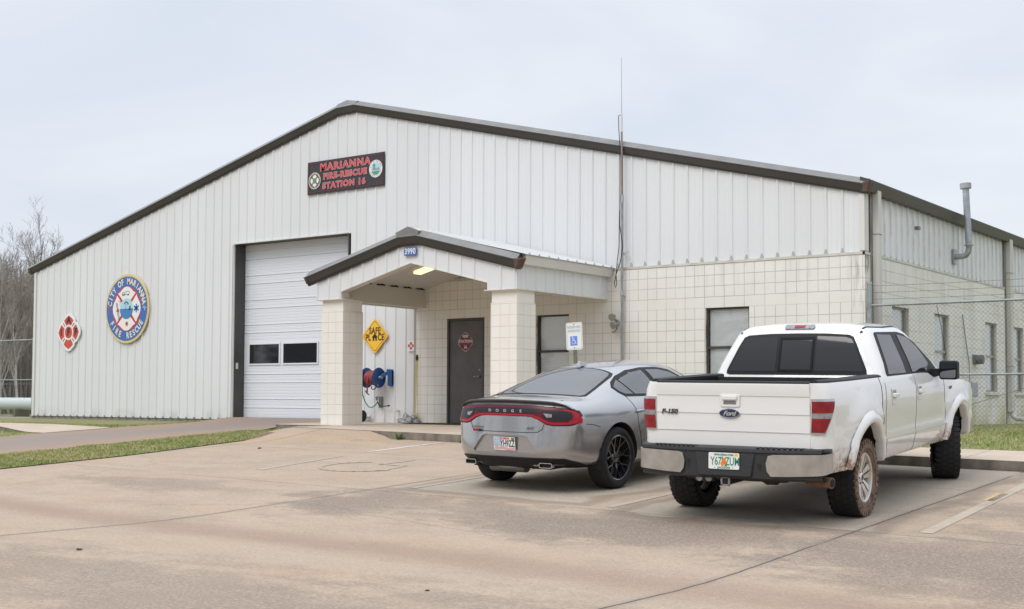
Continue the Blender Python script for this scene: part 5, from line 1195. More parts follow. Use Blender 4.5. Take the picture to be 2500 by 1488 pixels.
def rim_car(W_, rr, w, side):
    m_r = mat('black_alloy', (.016, .017, .02), rough=.22, spec=.8, coat=1)
    b = MB(); h = w/2
    b.lathe([(rr, side*h*.80), (rr+.007, side*h*.90), (rr-.003, side*h*.95), (rr-.014, side*h*.90), (rr-.02, side*h*.5), (rr-.03, -side*h*.7)], 56, 'y')
    b.lathe([(.0, side*h*.60), (.03, side*h*.60), (.06, side*h*.56), (.07, side*h*.40), (.05, side*h*.2)], 32, 'y')
    for k in range(7):
        a = 2*pi*k/7+.2; e = Vector((cos(a), 0, sin(a))); n = Vector((0, side, 0)); t = Vector((-sin(a), 0, cos(a)))
        m0, m1 = e*.05, e*.125
        b.hexa([m0-t*.020+n*h*.3, m0+t*.020+n*h*.3, m1+t*.014+n*h*.42, m1-t*.014+n*h*.42], [m0-t*.016+n*h*.58, m0+t*.016+n*h*.58, m1+t*.011+n*h*.66, m1-t*.011+n*h*.66])
        for s_ in (-1, 1):
            a2 = a+s_*.23; e2 = Vector((cos(a2), 0, sin(a2))); o = e2*(rr-.008); t2 = Vector((-sin(a2), 0, cos(a2)))
            b.hexa([m1-t*.008+n*h*.40, m1+t*.008+n*h*.40, o+t2*.008+n*h*.6, o-t2*.008+n*h*.6], [m1-t*.006+n*h*.665, m1+t*.006+n*h*.665, o+t2*.006+n*h*.87, o-t2*.006+n*h*.87])
    b.build('rim', m_r, W_, smooth=30)
    b = MB(); b.lathe([(.0, side*h*.02), (rr-.06, side*h*.02), (rr-.06, -side*h*.1)], 32, 'y'); b.build('brake_disc', mat('brake_car', (.10, .10, .10), rough=.5, metal=.5), W_, smooth=40)
def put_wheel(V, x, y, z, R, w, rr, side, kind, steer=0, mud=False):
    W_ = empty('wheel'); W_.parent = V; W_.location = (x, y, z); W_.rotation_euler = (0, 0, steer)
    tyre(W_, R, w, rr, side, mud, 34 if kind == 't' else 0); (rim_truck if kind == 't' else rim_car)(W_, rr, w, side); return W_
def bvh_of(o):
    dg = DG(); dg.update(); e = o.evaluated_get(dg); me = e.to_mesh(); t = BVHTree.FromPolygons([v.co.copy() for v in me.vertices], [tuple(p.vertices) for p in me.polygons]); e.to_mesh_clear(); return t
def bake(o, smooth=35):
    dg = DG(); dg.update(); me = bpy.data.meshes.new_from_object(o.evaluated_get(dg)); o.modifiers.clear(); old = o.data; o.data = me; bpy.data.meshes.remove(old)
    me.shade_smooth(); me.set_sharp_from_angle(angle=radians(smooth))

# ================================================================== silver sedan
CAR = empty('silver_sedan', mw=vmat(23.738, -8.474, .005), label='silver four-door sedan with black alloy wheels and full-width red tail light, parked by the porch', cat='car')
m = mat('silver_paint', (.46, .46, .475), rough=.24, metal=.82, coat=.9); g = NG(m); n = g.noise(1.5, 3); g.out(g.mix(g.ramp(n, .3, .7), (.435, .435, .45), (.41, .41, .42))); m_silver = m
# rings: bottom edge .. side .. deck edge .. centre (10 points)
def ring(x, rows): return [(r[2] if len(r) > 2 else x, r[0], r[1]) for r in rows]
RG = [
 ring(-.62, [(.79, .27, -.58), (.865, .40, -.645), (.872, .455, -.665), (.885, .66, -.70), (.872, .86, -.725), (.80, 1.008, -.735), (.62, 1.05, -.85), (.42, 1.07, -.91), (.2, 1.078, -.93), (0, 1.08, -.935)]),
 ring(-.50, [(.845, .25), (.905, .38), (.915, .46), (.928, .68), (.912, .875), (.835, 1.012, -.5), (.70, 1.052), (.5, 1.07), (.25, 1.08), (0, 1.083)]),
 ring(-.27, [(.87, .24), (.925, .37), (.935, .46), (.955, .70), (.935, .885), (.855, 1.02), (.745, 1.055, -.27), (.635, 1.085, -.30), (.3, 1.085, -.335), (0, 1.087, -.34)]),
 ring(.10, [(.87, .22), (.93, .36), (.94, .46), (.958, .71), (.94, .89), (.865, 1.015), (.765, 1.085), (.605, 1.215), (.3, 1.245), (0, 1.255)]),
 ring(.50, [(.87, .21), (.93, .34), (.938, .46), (.945, .70), (.935, .885), (.87, 1.0), (.785, 1.075), (.585, 1.325), (.3, 1.375), (0, 1.388)]),
 ring(.95, [(.87, .21), (.925, .33), (.93, .46), (.925, .68), (.925, .87), (.872, .985), (.80, 1.05), (.582, 1.388), (.3, 1.440), (0, 1.454)]),
 ring(1.45, [(.87, .21), (.92, .33), (.925, .46), (.915, .66), (.92, .86), (.872, .975), (.80, 1.035), (.58, 1.408), (.3, 1.464), (0, 1.478)]),
 ring(1.95, [(.87, .21), (.92, .33), (.925, .46), (.915, .66), (.92, .85), (.872, .965), (.80, 1.02), (.57, 1.385), (.3, 1.44), (0, 1.455)]),
 ring(2.40, [(.87, .21), (.92, .33), (.93, .46), (.93, .67), (.92, .845), (.87, .955), (.79, 1.0), (.60, 1.20), (.3, 1.265), (0, 1.28)]),
 ring(2.80, [(.87, .21), (.925, .34), (.94, .46), (.948, .68), (.92, .84), (.86, .94), (.76, .985), (.55, 1.02), (.3, 1.04), (0, 1.045)]),
 ring(3.20, [(.87, .22), (.925, .36), (.94, .46), (.95, .68), (.91, .83), (.84, .91), (.72, .95), (.5, .98), (.25, .995), (0, 1.0)]),
 ring(3.65, [(.84, .23), (.90, .36), (.92, .46), (.92, .66), (.88, .79), (.80, .86), (.68, .90), (.48, .925), (.24, .94), (0, .945)])]
def endpatch(ringpts, cols):
    """cols: list of columns (each len 6) incl. column 0 = ring rows 0..5"""
    return cols
def mir(p): return (p[0], -p[1], p[2])
b = MB(); n_ = len(RG)
full = [[p for p in r]+[mir(p) for p in reversed(r[:-1])] for r in RG]
b.grid(full)
def patch(b, r, cols):
    C_ = [list(r[:6])]+[list(c)+[r[6+i]] for i, c in enumerate(cols)]
    b.grid(C_); b.grid([[mir(p) for p in c] for c in C_])
    return [c[0] for c in C_]
rear = patch(b, RG[0], [[(-.76, .68, .275), (-.83, .715, .395), (-.885, .745, .45), (-.865, .74, .66), (-.845, .73, .87)],
                        [(-.885, .48, .275), (-.945, .50, .395), (-1.0, .50, .45), (-.965, .50, .66), (-.945, .48, .875)],
                        [(-.925, .24, .275), (-.975, .25, .395), (-1.03, .25, .45), (-.985, .25, .66), (-.965, .24, .88)],
                        [(-.935, 0, .275), (-.985, 0, .395), (-1.04, 0, .45), (-.99, 0, .66), (-.97, 0, .88)]])
front_ = patch(b, RG[-1], [[(3.80, .70, .235), (3.86, .74, .36), (3.87, .74, .46), (3.86, .72, .66), (3.80, .70, .79)],
                          [(3.90, .48, .235), (3.95, .5, .36), (3.96, .5, .46), (3.95, .5, .66), (3.90, .48, .80)],
                          [(3.94, .24, .235), (3.985, .25, .36), (3.99, .25, .46), (3.98, .25, .66), (3.93, .24, .81)],
                          [(3.95, 0, .235), (3.995, 0, .36), (4.0, 0, .46), (3.99, 0, .66), (3.94, 0, .815)]])
# closed underside: quads across
b.grid([[r[0], mir(r[0])] for r in RG])
for e in (rear, front_):
    for p, q in zip(e, e[1:]): b.add([p, q, mir(q), mir(p)], [(0, 1, 2, 3)])
body = b.build('body', m_silver, CAR, weld=.004)
sm = body.modifiers.new('s', 'SUBSURF'); sm.levels = 3; sm.render_levels = 3
bake(body)
bvh_car = bvh_of(body)
def cutter(o, cut_mbs, m_in):
    cs = []
    for mb in cut_mbs:
        c = mb.build('cut', m_in); c.parent = o.parent; cs.append(c)
        md = o.modifiers.new('b', 'BOOLEAN'); md.operation = 'DIFFERENCE'; md.solver = 'EXACT'; md.object = c
        try: md.material_mode = 'TRANSFER'
        except Exception: pass
    bake(o)
    for c in cs: bpy.data.objects.remove(c)
cuts = []
for x in (0, 3.05):
    for s_ in (-1, 1):
        c = MB(); c.lathe([(0, s_*.64), (.405, s_*.64), (.408, s_*1.1), (0, s_*1.1)], 48, 'y'); c.m = Matrix.Identity(4)
        c.v = [(vx+x, vy, vz+.37) for vx, vy, vz in c.v]; cuts.append(c)
cutter(body, cuts, m_well)
c = MB(); c.prism([(-.27, .665), (.27, .665), (.33, .64), (.455, .478), (.43, .466), (-.43, .466), (-.455, .478), (-.33, .64)], lambda a, e, d: (d, a, e), -1.3, -.957); cutter(body, [c], m_silver)
def dr(name, m, polys, step, axis, side, off=.004, parent=CAR, bv=None, back=.012):
    b = MB()
    for P in polys: drape(b, P, step, bv or bvh_car, axis, side, off, back)
    return b.build(name, m, parent, smooth=50)
def symy(half): return half+[(-y, z) for y, z in reversed(half) if abs(y) > 1e-6]
Ltop = [(0, .995), (.3, .993), (.6, .978), (.76, .955), (.82, .935), (.848, .89)]; Lbot = [(.845, .83), (.82, .797), (.78, .783), (.62, .783), (.54, .795), (.44, .845), (.36, .872), (.28, .878), (0, .88)]
outl = Ltop+Lbot; outer = outl[:-1]+[(0, .88)]+[(-y, z) for y, z in reversed(outl[1:-1])]
outer = [(y, z) for y, z in outer]
dr('lamp_gasket', m_gap, [[(y*1.012, .883+(z-.883)*1.10) for y, z in outer]], .04, 'x', -1, .003, back=.02)
tl = dr('tail_light', m_lensd, [outer], .04, 'x', -1, .006, back=.02)
# wrap-round ends on the flanks
dr('tail_light_end', m_lens, [[(-.665, .835), (-.68, .80), (-.74, .793), (-.80, .80), (-.80, .955), (-.74, .94), (-.68, .895)]], .03, 'y', -1, .006); dr('tail_light_end', m_lens, [[(-.665, .835), (-.68, .80), (-.74, .793), (-.80, .80), (-.80, .955), (-.74, .94), (-.68, .895)]], .03, 'y', 1, .006)
red = [(0, .905), (.30, .903), (.38, .896), (.46, .872), (.56, .822), (.63, .812), (.76, .812), (.80, .825), (.818, .85), (.81, .895), (.78, .925), (.70, .943), (.70, .958), (.79, .94), (.835, .905), (.845, .85), (.83, .808), (.78, .790), (.62, .789), (.55, .800), (.45, .850), (.37, .877), (.29, .883), (0, .885)]
dr('light_band', m_lens, [[(0, .885)]+[(-y, z) for y, z in red[::-1][1:-1]]+[(0, .905)] , red], .035, 'x', -1, .011, parent=tl, back=.002)
dr('smoked_panel', m_smoke, [[(.46, .965), (.0, .975), (-.46, .965), (-.46, .925), (-.40, .915), (.40, .915), (.46, .925)]], .04, 'x', -1, .010, parent=tl, back=.002)
for s_ in (1, -1):
    dr('reversing_lens', m_smoke, [[(s_*.47, .955), (s_*.77, .93), (s_*.80, .885), (s_*.785, .835), (s_*.60, .832), (s_*.50, .875)][::s_]], .03, 'x', -1, .010, parent=tl, back=.002)
    dr('clear_segment', m_clear, [[(s_*.50, .915), (s_*.60, .905), (s_*.60, .87), (s_*.55, .865)][::s_]], .03, 'x', -1, .014, parent=tl, back=.002)
def rear_text(txt, y, z, size, m, name, bold=0, sx=1, x=-1.2, bv=None, parent=CAR, off=.012, **k):
    b = MB(); vs, fs = text_mesh(txt, size, bold=bold, sx=sx, ext=.001, **k)
    loc, nrm, _, _ = (bv or bvh_car).ray_cast(Vector((-4, y, z)), Vector((1, 0, 0))); t = Vector((-nrm.y, nrm.x, 0)).normalized(); 
    if t.y > 0: t = -t
    b.add([tuple(loc+t*vx+Vector((0, 0, 1))*vy+Vector((-1, 0, 0))*(off+vz)) for vx, vy, vz in vs], fs); return b.build(name, m, parent)
m_silv = mat('badge_silver', (.62, .62, .64), rough=.25, metal=.7)
for ch, y in zip('DODGE', (.22, .11, 0, -.11, -.22)): rear_text(ch, y, .937, .042, m_silv, 'badge_letter', .0015, 1.3, parent=tl, off=.016)
rear_text('CHARGER', .40, .742, .030, mat('badge_grey', (.20, .20, .21), rough=.3, metal=.6), 'badge', .0008, 1.25); rear_text('R/T', -.36, .745, .042, mat('badge_grey', (0, 0, 0)), 'badge', .0008, 1.4)
b = MB(); b.box((-1.006, .36, .694), (-.994, .44, .722)); o = b.build('trunk_sticker', mat('sticker_red', (.25, .03, .03)), CAR); b = MB(); b.box((-1.004, .34, .694), (-.990, .36, .722)); b.build('trunk_sticker', m_black, CAR)
dr('trunk_seam', m_gap, stroke([(-.52, .79), (-.50, .735), (-.45, .705), (-.3, .698), (0, .697), (.3, .698), (.45, .705), (.50, .735), (.52, .79)], .008), .05, 'x', -1, .0025)
dr('trunk_seam', m_gap, stroke([(-.60, .98), (-.605, 1.02), (-.60, 1.05)], .009)+stroke([(.60, .98), (.605, 1.02), (.60, 1.05)], .009), .05, 'x', -1, .0025)
dr('bumper_seam', m_gap, [q for s_ in (-1,) for q in stroke([(-.62, .79), (-.50, .775), (-.40, .745)], .007)], .05, 'y', -1, .0025)
# rear lower valance, tips
dr('diffuser', m_trimb, [[(-.72, .402), (-.5, .412), (0, .415), (.5, .412), (.72, .402), (.80, .36), (.83, .285), (.5, .272), (0, .268), (-.5, .272), (-.83, .285), (-.80, .36)]], .05, 'x', -1, .010, back=.03)
for s_ in (1, -1):
    b = MB(); P = [(y+s_*.535, z+.328) for y, z in rrect(-.085, -.030, .085, .030, .020)]; Q = [(y+s_*.535, z+.328) for y, z in rrect(-.077, -.022, .077, .022, .015)]; n = len(P)
    fx = lambda a, e, d: (-.965+abs(a)*.09+d-.02, a, e)
    b.add([fx(a, e, 0) for a, e in P]+[fx(a, e, 0) for a, e in Q]+[fx(a, e, .05) for a, e in P]+[fx(a, e, .06) for a, e in Q], [(i, (i+1) % n, n+(i+1) % n, n+i) for i in range(n)]+[(i, 2*n+i, 2*n+(i+1) % n, (i+1) % n) for i in range(n)]+[(n+i, n+(i+1) % n, 3*n+(i+1) % n, 3*n+i) for i in range(n)])
    t_ = b.build('exhaust_tip', m_chrome, CAR); b = MB(); b.prism(Q, lambda a, e, d: (-.950+abs(a)*.09+d, a, e), 0, .01); b.build('tip_bore', m_dark, t_)
# plate
def plate(parent, x, y, z, txt, style, tilt=0):
    fx = lambda a, e, d: (x-d+e*tilt, y-a, z+e)
    b = MB(); b.prism(rrect(-.1524, -.0762, .1524, .0762, .012), fx, 0, .003); P = b.build('licence_plate', c_white, parent)
    if style == 0:
        b = MB(); b.prism([(-.15, -.03), (-.045, -.03), (-.045, .072), (-.15, .072)], fx, .0032, .0036); b.build('flag_field', col('plate_blue', (.36, .48, .66)), P)
        b = MB()
        for i in range(4):
            for j in range(3): disc(b, .006, fx, .0037, .0042, 5, -.135+.026*i, .055-.026*j)
        b.build('flag_stars', c_white, P)
        b = MB(); [b.prism(q, fx, .0032, .0038) for k in range(3) for q in stroke([(-.10, -.045-.011*k), (-.03, -.040-.011*k), (.05, -.052-.011*k), (.145, -.046-.011*k)], .005)]; b.build('flag_stripes', c_red, P)
        b = MB(); disc(b, .020, fx, .0043, .005, 10, -.115, -.02); b.prism([(-.145, -.07), (-.09, -.07), (-.095, -.035), (-.135, -.035)], fx, .0043, .005); b.build('plate_figure', c_tan, P)
        b = MB(); b.prism([(.10, .04), (.145, .04), (.145, .072), (.10, .072)], fx, .0032, .0038); b.build('plate_sticker', col('sticker_olive', (.20, .18, .05)), P)
        b = MB(); put_text(b, 'FLORIDA', .033, fx, (.01, .058), .0038, bold=.0008); b.build('plate_state', c_red, P)
        b = MB(); put_text(b, txt, .105, fx, (.045, -.002), .0044, bold=.0012, sx=.62, ext=.0005); b.build('plate_number', c_black, P)
    else:
        gr = col('plate_green', (.02, .22, .13)); b = MB(); disc(b, .023, fx, .0032, .0038, 14, .0, .008); disc(b, .021, fx, .0032, .0038, 14, -.012, -.026); disc(b, .016, fx, .0032, .0038, 12, .02, -.02); b.build('plate_fruit', col('plate_orange', (.78, .22, .03)), P)
        b = MB(); b.prism([(-.03, .03), (-.005, .012), (-.012, .045)], fx, .0039, .0045); b.prism([(.02, -.02), (.035, -.05), (.005, -.048)], fx, .0039, .0045); b.build('plate_leaf', c_green, P)
        b = MB(); put_text(b, txt[0], .108, fx, (-.078, -.006), .0042, bold=.001, sx=.62, ext=.0005); put_text(b, txt[1], .108, fx, (.085, -.006), .0042, bold=.001, sx=.62, ext=.0005); put_text(b, 'MYFLORIDA.COM', .024, fx, (0, .057), .0042, bold=.0004); put_text(b, 'JACKSON', .025, fx, (0, -.062), .0042, bold=.0006, sp=1.2); disc(b, .005, fx, .0032, .0042, 6, -.09, -.062); disc(b, .005, fx, .0032, .0042, 6, .09, -.062); b.build('plate_number', gr, P)
        b = MB(); b.prism([(.105, .045), (.14, .045), (.14, .072), (.105, .072)], fx, .0032, .0038); b.build('plate_sticker', c_yel, P)
    return P
plate(CAR, -.985, 0, .562, 'YH9ZZ', 0, tilt=-.08)
# glass
def symx(half): return half+[(x, -y) for x, y in reversed(half) if abs(y) > 1e-6]
RGl = [(-.345, 0), (-.345, .25), (-.345, .50), (-.33, .615), (-.27, .655), (.0, .62), (.25, .585), (.45, .555), (.54, .52), (.575, .30), (.585, 0)]
def closed(half): return half+[(x, -y) for x, y in reversed(half[1:-1])]
dr('rear_window_surround', m_trimb, [closed(RGl)], .05, 'z', 1, .003)
RG2 = [(-.335, 0), (-.335, .25), (-.335, .50), (-.32, .595), (-.26, .625), (.0, .592), (.25, .555), (.42, .525), (.49, .49), (.53, .30), (.54, 0)]
dr('rear_window', m_tint2, [closed(RG2)], .05, 'z', 1, .007)
WS = [(2.70, 0), (2.66, .35), (2.52, .66), (2.40, .62), (2.05, .53), (1.98, .30), (1.97, 0)]; dr('windscreen', m_tint2, [closed(WS)], .06, 'z', 1, .005)
QW = [(.235, 1.165), (.28, 1.105), (.36, 1.055), (1.20, 1.03), (2.26, 1.0), (2.34, 1.02), (2.10, 1.20), (1.80, 1.335), (1.50, 1.375), (1.15, 1.378), (.80, 1.352), (.50, 1.29), (.32, 1.225)]
for s_ in (-1, 1):
    dr('side_window_surround', m_trimb, [QW], .05, 'y', s_, .003)
    dr('quarter_window', m_tint2, [[(.275, 1.165), (.31, 1.115), (.385, 1.082), (.56, 1.075), (.44, 1.245), (.35, 1.205)]], .04, 'y', s_, .008)
    dr('door_window', m_tint2, [[(.60, 1.073), (1.16, 1.055), (1.10, 1.345), (.82, 1.318), (.56, 1.265), (.475, 1.238)]], .05, 'y', s_, .008)
    dr('door_window', m_tint2, [[(1.28, 1.052), (2.15, 1.03), (2.02, 1.19), (1.76, 1.30), (1.50, 1.342), (1.21, 1.348)]], .05, 'y', s_, .008)
    dr('door_seam', m_gap, stroke([(.36, 1.05), (.42, .90), (.43, .74), (.47, .62)], .008)+stroke([(.47, .62), (.52, .45), (.56, .30)], .008)+stroke([(1.22, 1.03), (1.24, .6), (1.23, .30)], .008)+stroke([(2.32, 1.0), (2.36, .6), (2.34, .30)], .008)+stroke([(.56, .30), (1.23, .29), (2.34, .29)], .008), .05, 'y', s_, .0025)
    dr('sill_line', mat('sill_light', (.55, .55, .57), rough=.3, metal=.7), stroke([(.52, .262), (1.5, .252), (2.5, .258)], .014), .05, 'y', s_, .004)
    for x in (.50, 1.40):
        loc = bvh_car.ray_cast(Vector((x, s_*3, .885)), Vector((0, -s_, 0)))[0]
        b = MB(); b.tube([(x-.09, loc.y+s_*.004, .882), (x-.06, loc.y+s_*.028, .884), (x+.06, loc.y+s_*.028, .886), (x+.09, loc.y+s_*.004, .888)], [.010, .016, .016, .010], 8); dh = b.build('door_handle', m_silver, CAR, smooth=50)
        dr('handle_cup', m_gap, [[(x-.06, .862), (x+.05, .862), (x+.05, .874), (x-.06, .874)]], .05, 'y', s_, .002, parent=dh)
    b = MB(); b.prism(rrect(-.10, -.065, .12, .065, .04), lambda a, e, d: (2.22+d, s_*(1.04+a*.9), 1.06+e), 0, .12); b.tube([(2.26, s_*.86, 1.02), (2.27, s_*.98, 1.03)], .025, 8); b.build('door_mirror', m_silver, CAR, bevel=.012)
# spoiler lip
b = MB(); n = 24; sec = [(.055, -.012), (.03, .012), (-.03, .030), (-.045, .028), (-.04, .016), (.0, -.002)]; rows = []
for i in range(n+1):
    y = -.80+1.6*i/n; t = abs(y)/.80; loc = bvh_car.ray_cast(Vector((-.885+.17*t**3, y, 3)), Vector((0, 0, -1)))[0]; k = 1-.75*max(0, t-.75)*4
    rows.append([(loc.x+a*1.1, y, loc.z+.002+e*max(.15, k)) for a, e in sec])
b.grid([r+[r[0]] for r in rows]); b.build('spoiler', mat('spoiler_grey', (.17, .17, .18), rough=.35, metal=.4, coat=.6), CAR, smooth=40)
b = MB(); b.prism([(-.11, 0), (.10, 0), (.03, .03), (-.05, .065), (-.085, .06)], lambda a, e, d: (.66+a, d*(1-e*9), 1.405+e), -.028, .028); b.build('roof_fin', m_silver, CAR, bevel=.004)
b = MB(); b.box((-.85, -.55, .275), (3.6, .55, .34)); b.build('underbody', m_well, CAR)
b = MB(); b.tube([(-.62, -.05, .27), (-.62, .45, .27)], .075, 14); b.build('silencer', mat('silencer', (.25, .25, .25), rough=.5, metal=.7), CAR, smooth=40)
for x in (0, 3.05):
    for s_ in (-1, 1): put_wheel(CAR, x, s_*.815, .360, .362, .245, .262, s_, 'c')
for s_ in (-1, 1): b = MB(); b.prism([(-.40, .25), (-.36, .25), (-.37, .55), (-.41, .55)], lambda a, e, d: (a, s_*d, e), .76, .925); b.build('mud_flap', m_trimb, CAR)

# ================================================================== white pickup
TR = empty('white_pickup', mw=vmat(26.941, -9.238, -.0707), label='white crew-cab pickup truck with muddy off-road tyres and chrome rear bumper', cat='pickup truck')
m = mat('white_paint', (.74, .735, .715), rough=.32, coat=.9, spec=.5); g = NG(m); X, Y, Z = g.xyz()
n1 = g.noise(14, 6, rough=.7); n2 = g.noise(3, 3)
def blob(cx, cz, rx, rz):
    d = g.math('ADD', g.math('POWER', g.math('DIVIDE', g.math('SUBTRACT', X, cx), rx), 2), g.math('POWER', g.math('DIVIDE', g.math('SUBTRACT', Z, cz), rz), 2)); return g.ramp(d, 1, .1)
mk = g.math('MAXIMUM', blob(-.62, .49, .32, .20), g.math('MAXIMUM', blob(3.10, .50, .36, .22), g.math('MULTIPLY', blob(-.72, .62, .38, .16), .55)))
mk = g.math('MULTIPLY', mk, g.ramp(n1, .36, .60)); sill = g.math('MULTIPLY', g.ramp(Z, .56, .50), .5)
mk = g.math('MAXIMUM', mk, g.math('MULTIPLY', sill, g.ramp(n1, .35, .6)))
c_ = g.mix(mk, (.74, .735, .715), g.mix(n2, (.24, .11, .045), (.33, .17, .08))); dust = g.math('MULTIPLY', g.ramp(Z, .95, .5), g.ramp(n2, .3, .7, .0, .16)); c_ = g.mix(dust, c_, (.45, .36, .27))
g.out(c_, rough=g.math('ADD', .26, g.math('MULTIPLY', mk, .5))); m_whitep = m
PROF = [(.48, .915), (.52, .945), (.58, .962), (.69, .972), (.705, .986), (.72, .973), (.80, .972), (1.0, .982), (1.15, .985), (1.25, .972), (1.31, .952), (1.345, .935)]
WCX = (0, 3.67)
def ty(x, z):
    y = interp(PROF, z)
    for cx in WCX:
        r = sqrt((x-cx)**2+(z-.42)**2); y += .028*sstep((.80-r)/.10)*sstep((z-.72)/.25)
        y += .012*sstep((.66-r)/.08)
    return y
def path(s, z):
    y0 = ty(s, z)-.035*sstep((-.35-s)/.55)
    if s >= -.90: return (s, y0, z)
    d = -(s+.90); R_ = .14
    if d < R_*pi/2: a = d/R_; return (-.90-R_*sin(a), y0-R_+R_*cos(a), z)
    return (-1.04, y0-R_-(d-R_*pi/2), z)
def sidefn(sg, off=0, th=.02):
    def fn(a, e, d):
        x, y, z = path(a, e); x2, y2, _ = path(a+.004, e); tx, ty_ = x2-x, y2-y; L = sqrt(tx*tx+ty_*ty_) or 1; nx, ny = -ty_/L, tx/L
        if ny < 0 and a > -.90: nx, ny = -nx, -ny
        if a <= -.90 and nx > 0: nx, ny = -nx, -ny
        k = off-(th+off if d else 0); return (x+nx*k, sg*(y+ny*k), z)
    return fn
def archpts(cx, r, z0, n=18, cz=.42):
    a0 = math.asin((z0-cz)/r); return [(cx+r*cos(t), cz+r*sin(t)) for t in [a0+(pi-2*a0)*i/n for i in range(n+1)]]
AR = .50
bedpoly = [(-1.158, 1.335), (-1.158, .74), (-1.10, .735), (-.93, .735), (-.88, .50)]+archpts(0, AR, .50)[::-1]+[(.495, .505), (.495, 1.335)]
cabpoly = [(.515, 1.335), (.515, .50)]+[(3.12, .50)]+archpts(3.67, AR, .50)[::-1]+[(4.20, .50), (4.42, .56), (4.47, .75), (4.47, 1.02), (4.36, 1.13), (3.95, 1.195), (3.35, 1.235), (3.05, 1.245), (2.66, 1.25), (2.42, 1.322), (2.2, 1.33)]
for sg in (1, -1):
    b = MB(); sheet(b, bedpoly, .07, sidefn(sg)); b.build('bed_side', m_whitep, TR, smooth=35)
    b = MB(); sheet(b, cabpoly, .07, sidefn(sg)); b.build('cab_side', m_whitep, TR, smooth=35)
    # flares
    for cx in WCX:
        b = MB(); rows = []
        for i in range(37):
            t = radians(9.3+161.4*i/36); row = []
            for r, o in ((.615, .001), (.60, .012), (.575, .030), (.55, .040), (.52, .043), (.50, .036), (.488, .018), (.485, -.05)):
                x = cx+r*cos(t); z = max(.42+r*sin(t), .42); row.append((x, sg*(ty(x, max(z, .50))+o), z))
            rows.append(row)
        b.grid(rows); b.build('fender_flare', m_whitep, TR, smooth=50)
        b = MB(); b.lathe([(.50, sg*.55), (.515, sg*.60), (.515, sg*.945)], 40, 'y'); b.lathe([(.0, sg*.55), (.50, sg*.55)], 40, 'y'); b.v = [(x+cx, y, z+.44) for x, y, z in b.v]
        wl = b.build('wheel_well', mat('muddy_well', (.02, .015, .012), rough=.95, col2=(.13, .075, .04), vscale=7, mid=.58), TR)
        me = wl.data; bm = bmesh.new(); bm.from_mesh(me); bmesh.ops.bisect_plane(bm, geom=bm.verts[:]+bm.edges[:]+bm.faces[:], plane_co=(0, 0, .50), plane_no=(0, 0, -1), clear_outer=True); bm.to_mesh(me); bm.free()
    fn = sidefn(sg, .003, .0)
    b = MB()
    for q in stroke([(.655, 1.27), (.64, 1.0), (.655, .72), (.72, .56), (.74, .505)], .011)+stroke([(1.80, 1.325), (1.80, .9), (1.76, .62), (1.73, .505)], .010)+stroke([(3.02, 1.245), (3.05, .95), (3.10, .72), (3.08, .62), (2.98, .505)], .010)+stroke([(.51, 1.33), (.505, .51)], .012): sheet(b, q, .07, fn)
    b.build('door_seam', m_gapw, TR)
    b = MB(); sheet(b, stroke([(.53, .712), (3.10, .712)], .010)[0], .07, sidefn(sg, .004, .0)); b.build('moulding_shadow', mat('soft_line', (.42, .42, .41), rough=.6), TR)
    for x in (.92, 1.93):
        y = ty(x, 1.13); b = MB(); b.prism(rrect(-.075, -.085, .075, .085, .02), lambda a, e, d: (x+a, sg*(y+d), 1.13+e), .0, .006); dh = b.build('handle_recess', m_whitep, TR, bevel=.003)
        b = MB(); b.prism(rrect(-.07, -.012, .07, .030, .01), lambda a, e, d: (x+a, sg*(y+d), 1.13+e), .006, .040); b.build('door_handle', m_whitep, dh, bevel=.006)
        b = MB(); b.prism([(-.055, .034), (.055, .034), (.05, .060), (-.05, .060)], lambda a, e, d: (x+a, sg*(y+d), 1.13+e), .0065, .008); b.prism([(-.06, -.022), (.06, -.022), (.055, -.013), (-.055, -.013)], lambda a, e, d: (x+a, sg*(y+d), 1.13+e), .0065, .008); b.build('handle_shadow', m_gapw, dh)
# bed interior
b = MB(); b.box((-1.0, -.80, .80), (.47, .80, .84)); b.box((-1.0, .775, .84), (.47, .80, 1.332)); b.box((-1.0, -.80, .84), (.47, -.775, 1.332)); b.box((.44, -.775, .84), (.472, .775, 1.332)); b.build('bed_liner', m_liner, TR)
b = MB()
for sg in (1, -1):
    rows = []
    for i in range(30):
        x = -1.00+1.62*i/29; yo = ty(max(x, -.9), 1.335); yo -= .035*sstep((-.35-x)/.55)+.06*sstep((-.86-x)/.14)
        rows.append([(x, sg*.765, 1.325), (x, sg*.765, 1.352), (x, sg*.79, 1.362), (x, sg*(yo-.035), 1.362), (x, sg*(yo-.006), 1.350), (x, sg*(yo+.002), 1.328)])
    b.grid(rows); b.add(rows[0], [tuple(range(6))])
b.build('bed_rail_cap', m_liner, TR, smooth=40)
# tailgate
prof = [(-1.03, .715), (-1.047, .74), (-1.042, .872), (-1.050, .876), (-1.0485, .895), (-1.043, 1.040), (-1.050, 1.044), (-1.0485, 1.06), (-1.043, 1.208), (-1.050, 1.212), (-1.050, 1.228), (-1.064, 1.31), (-1.060, 1.328), (-1.02, 1.330), (-1.0, 1.32), (-1.0, .715)]
b = MB(); b.prism(prof, lambda a, e, d: (a, d, e), -.766, .766); tg = b.build('tailgate', m_whitep, TR, smooth=25)
b = MB(); b.prism([(-1.062, 1.331), (-1.055, 1.347), (-1.0, 1.350), (-.99, 1.331)], lambda a, e, d: (a, d, e), -.764, .764); b.build('tailgate_cap', m_liner, tg, bevel=.004)
b = MB(); b.prism(rrect(-.10, -.062, .10, .062, .02), lambda a, e, d: (-1.049-d, a+.008, e+1.165), 0, .008); hp = b.build('handle_plate', m_whitep, tg, bevel=.004)
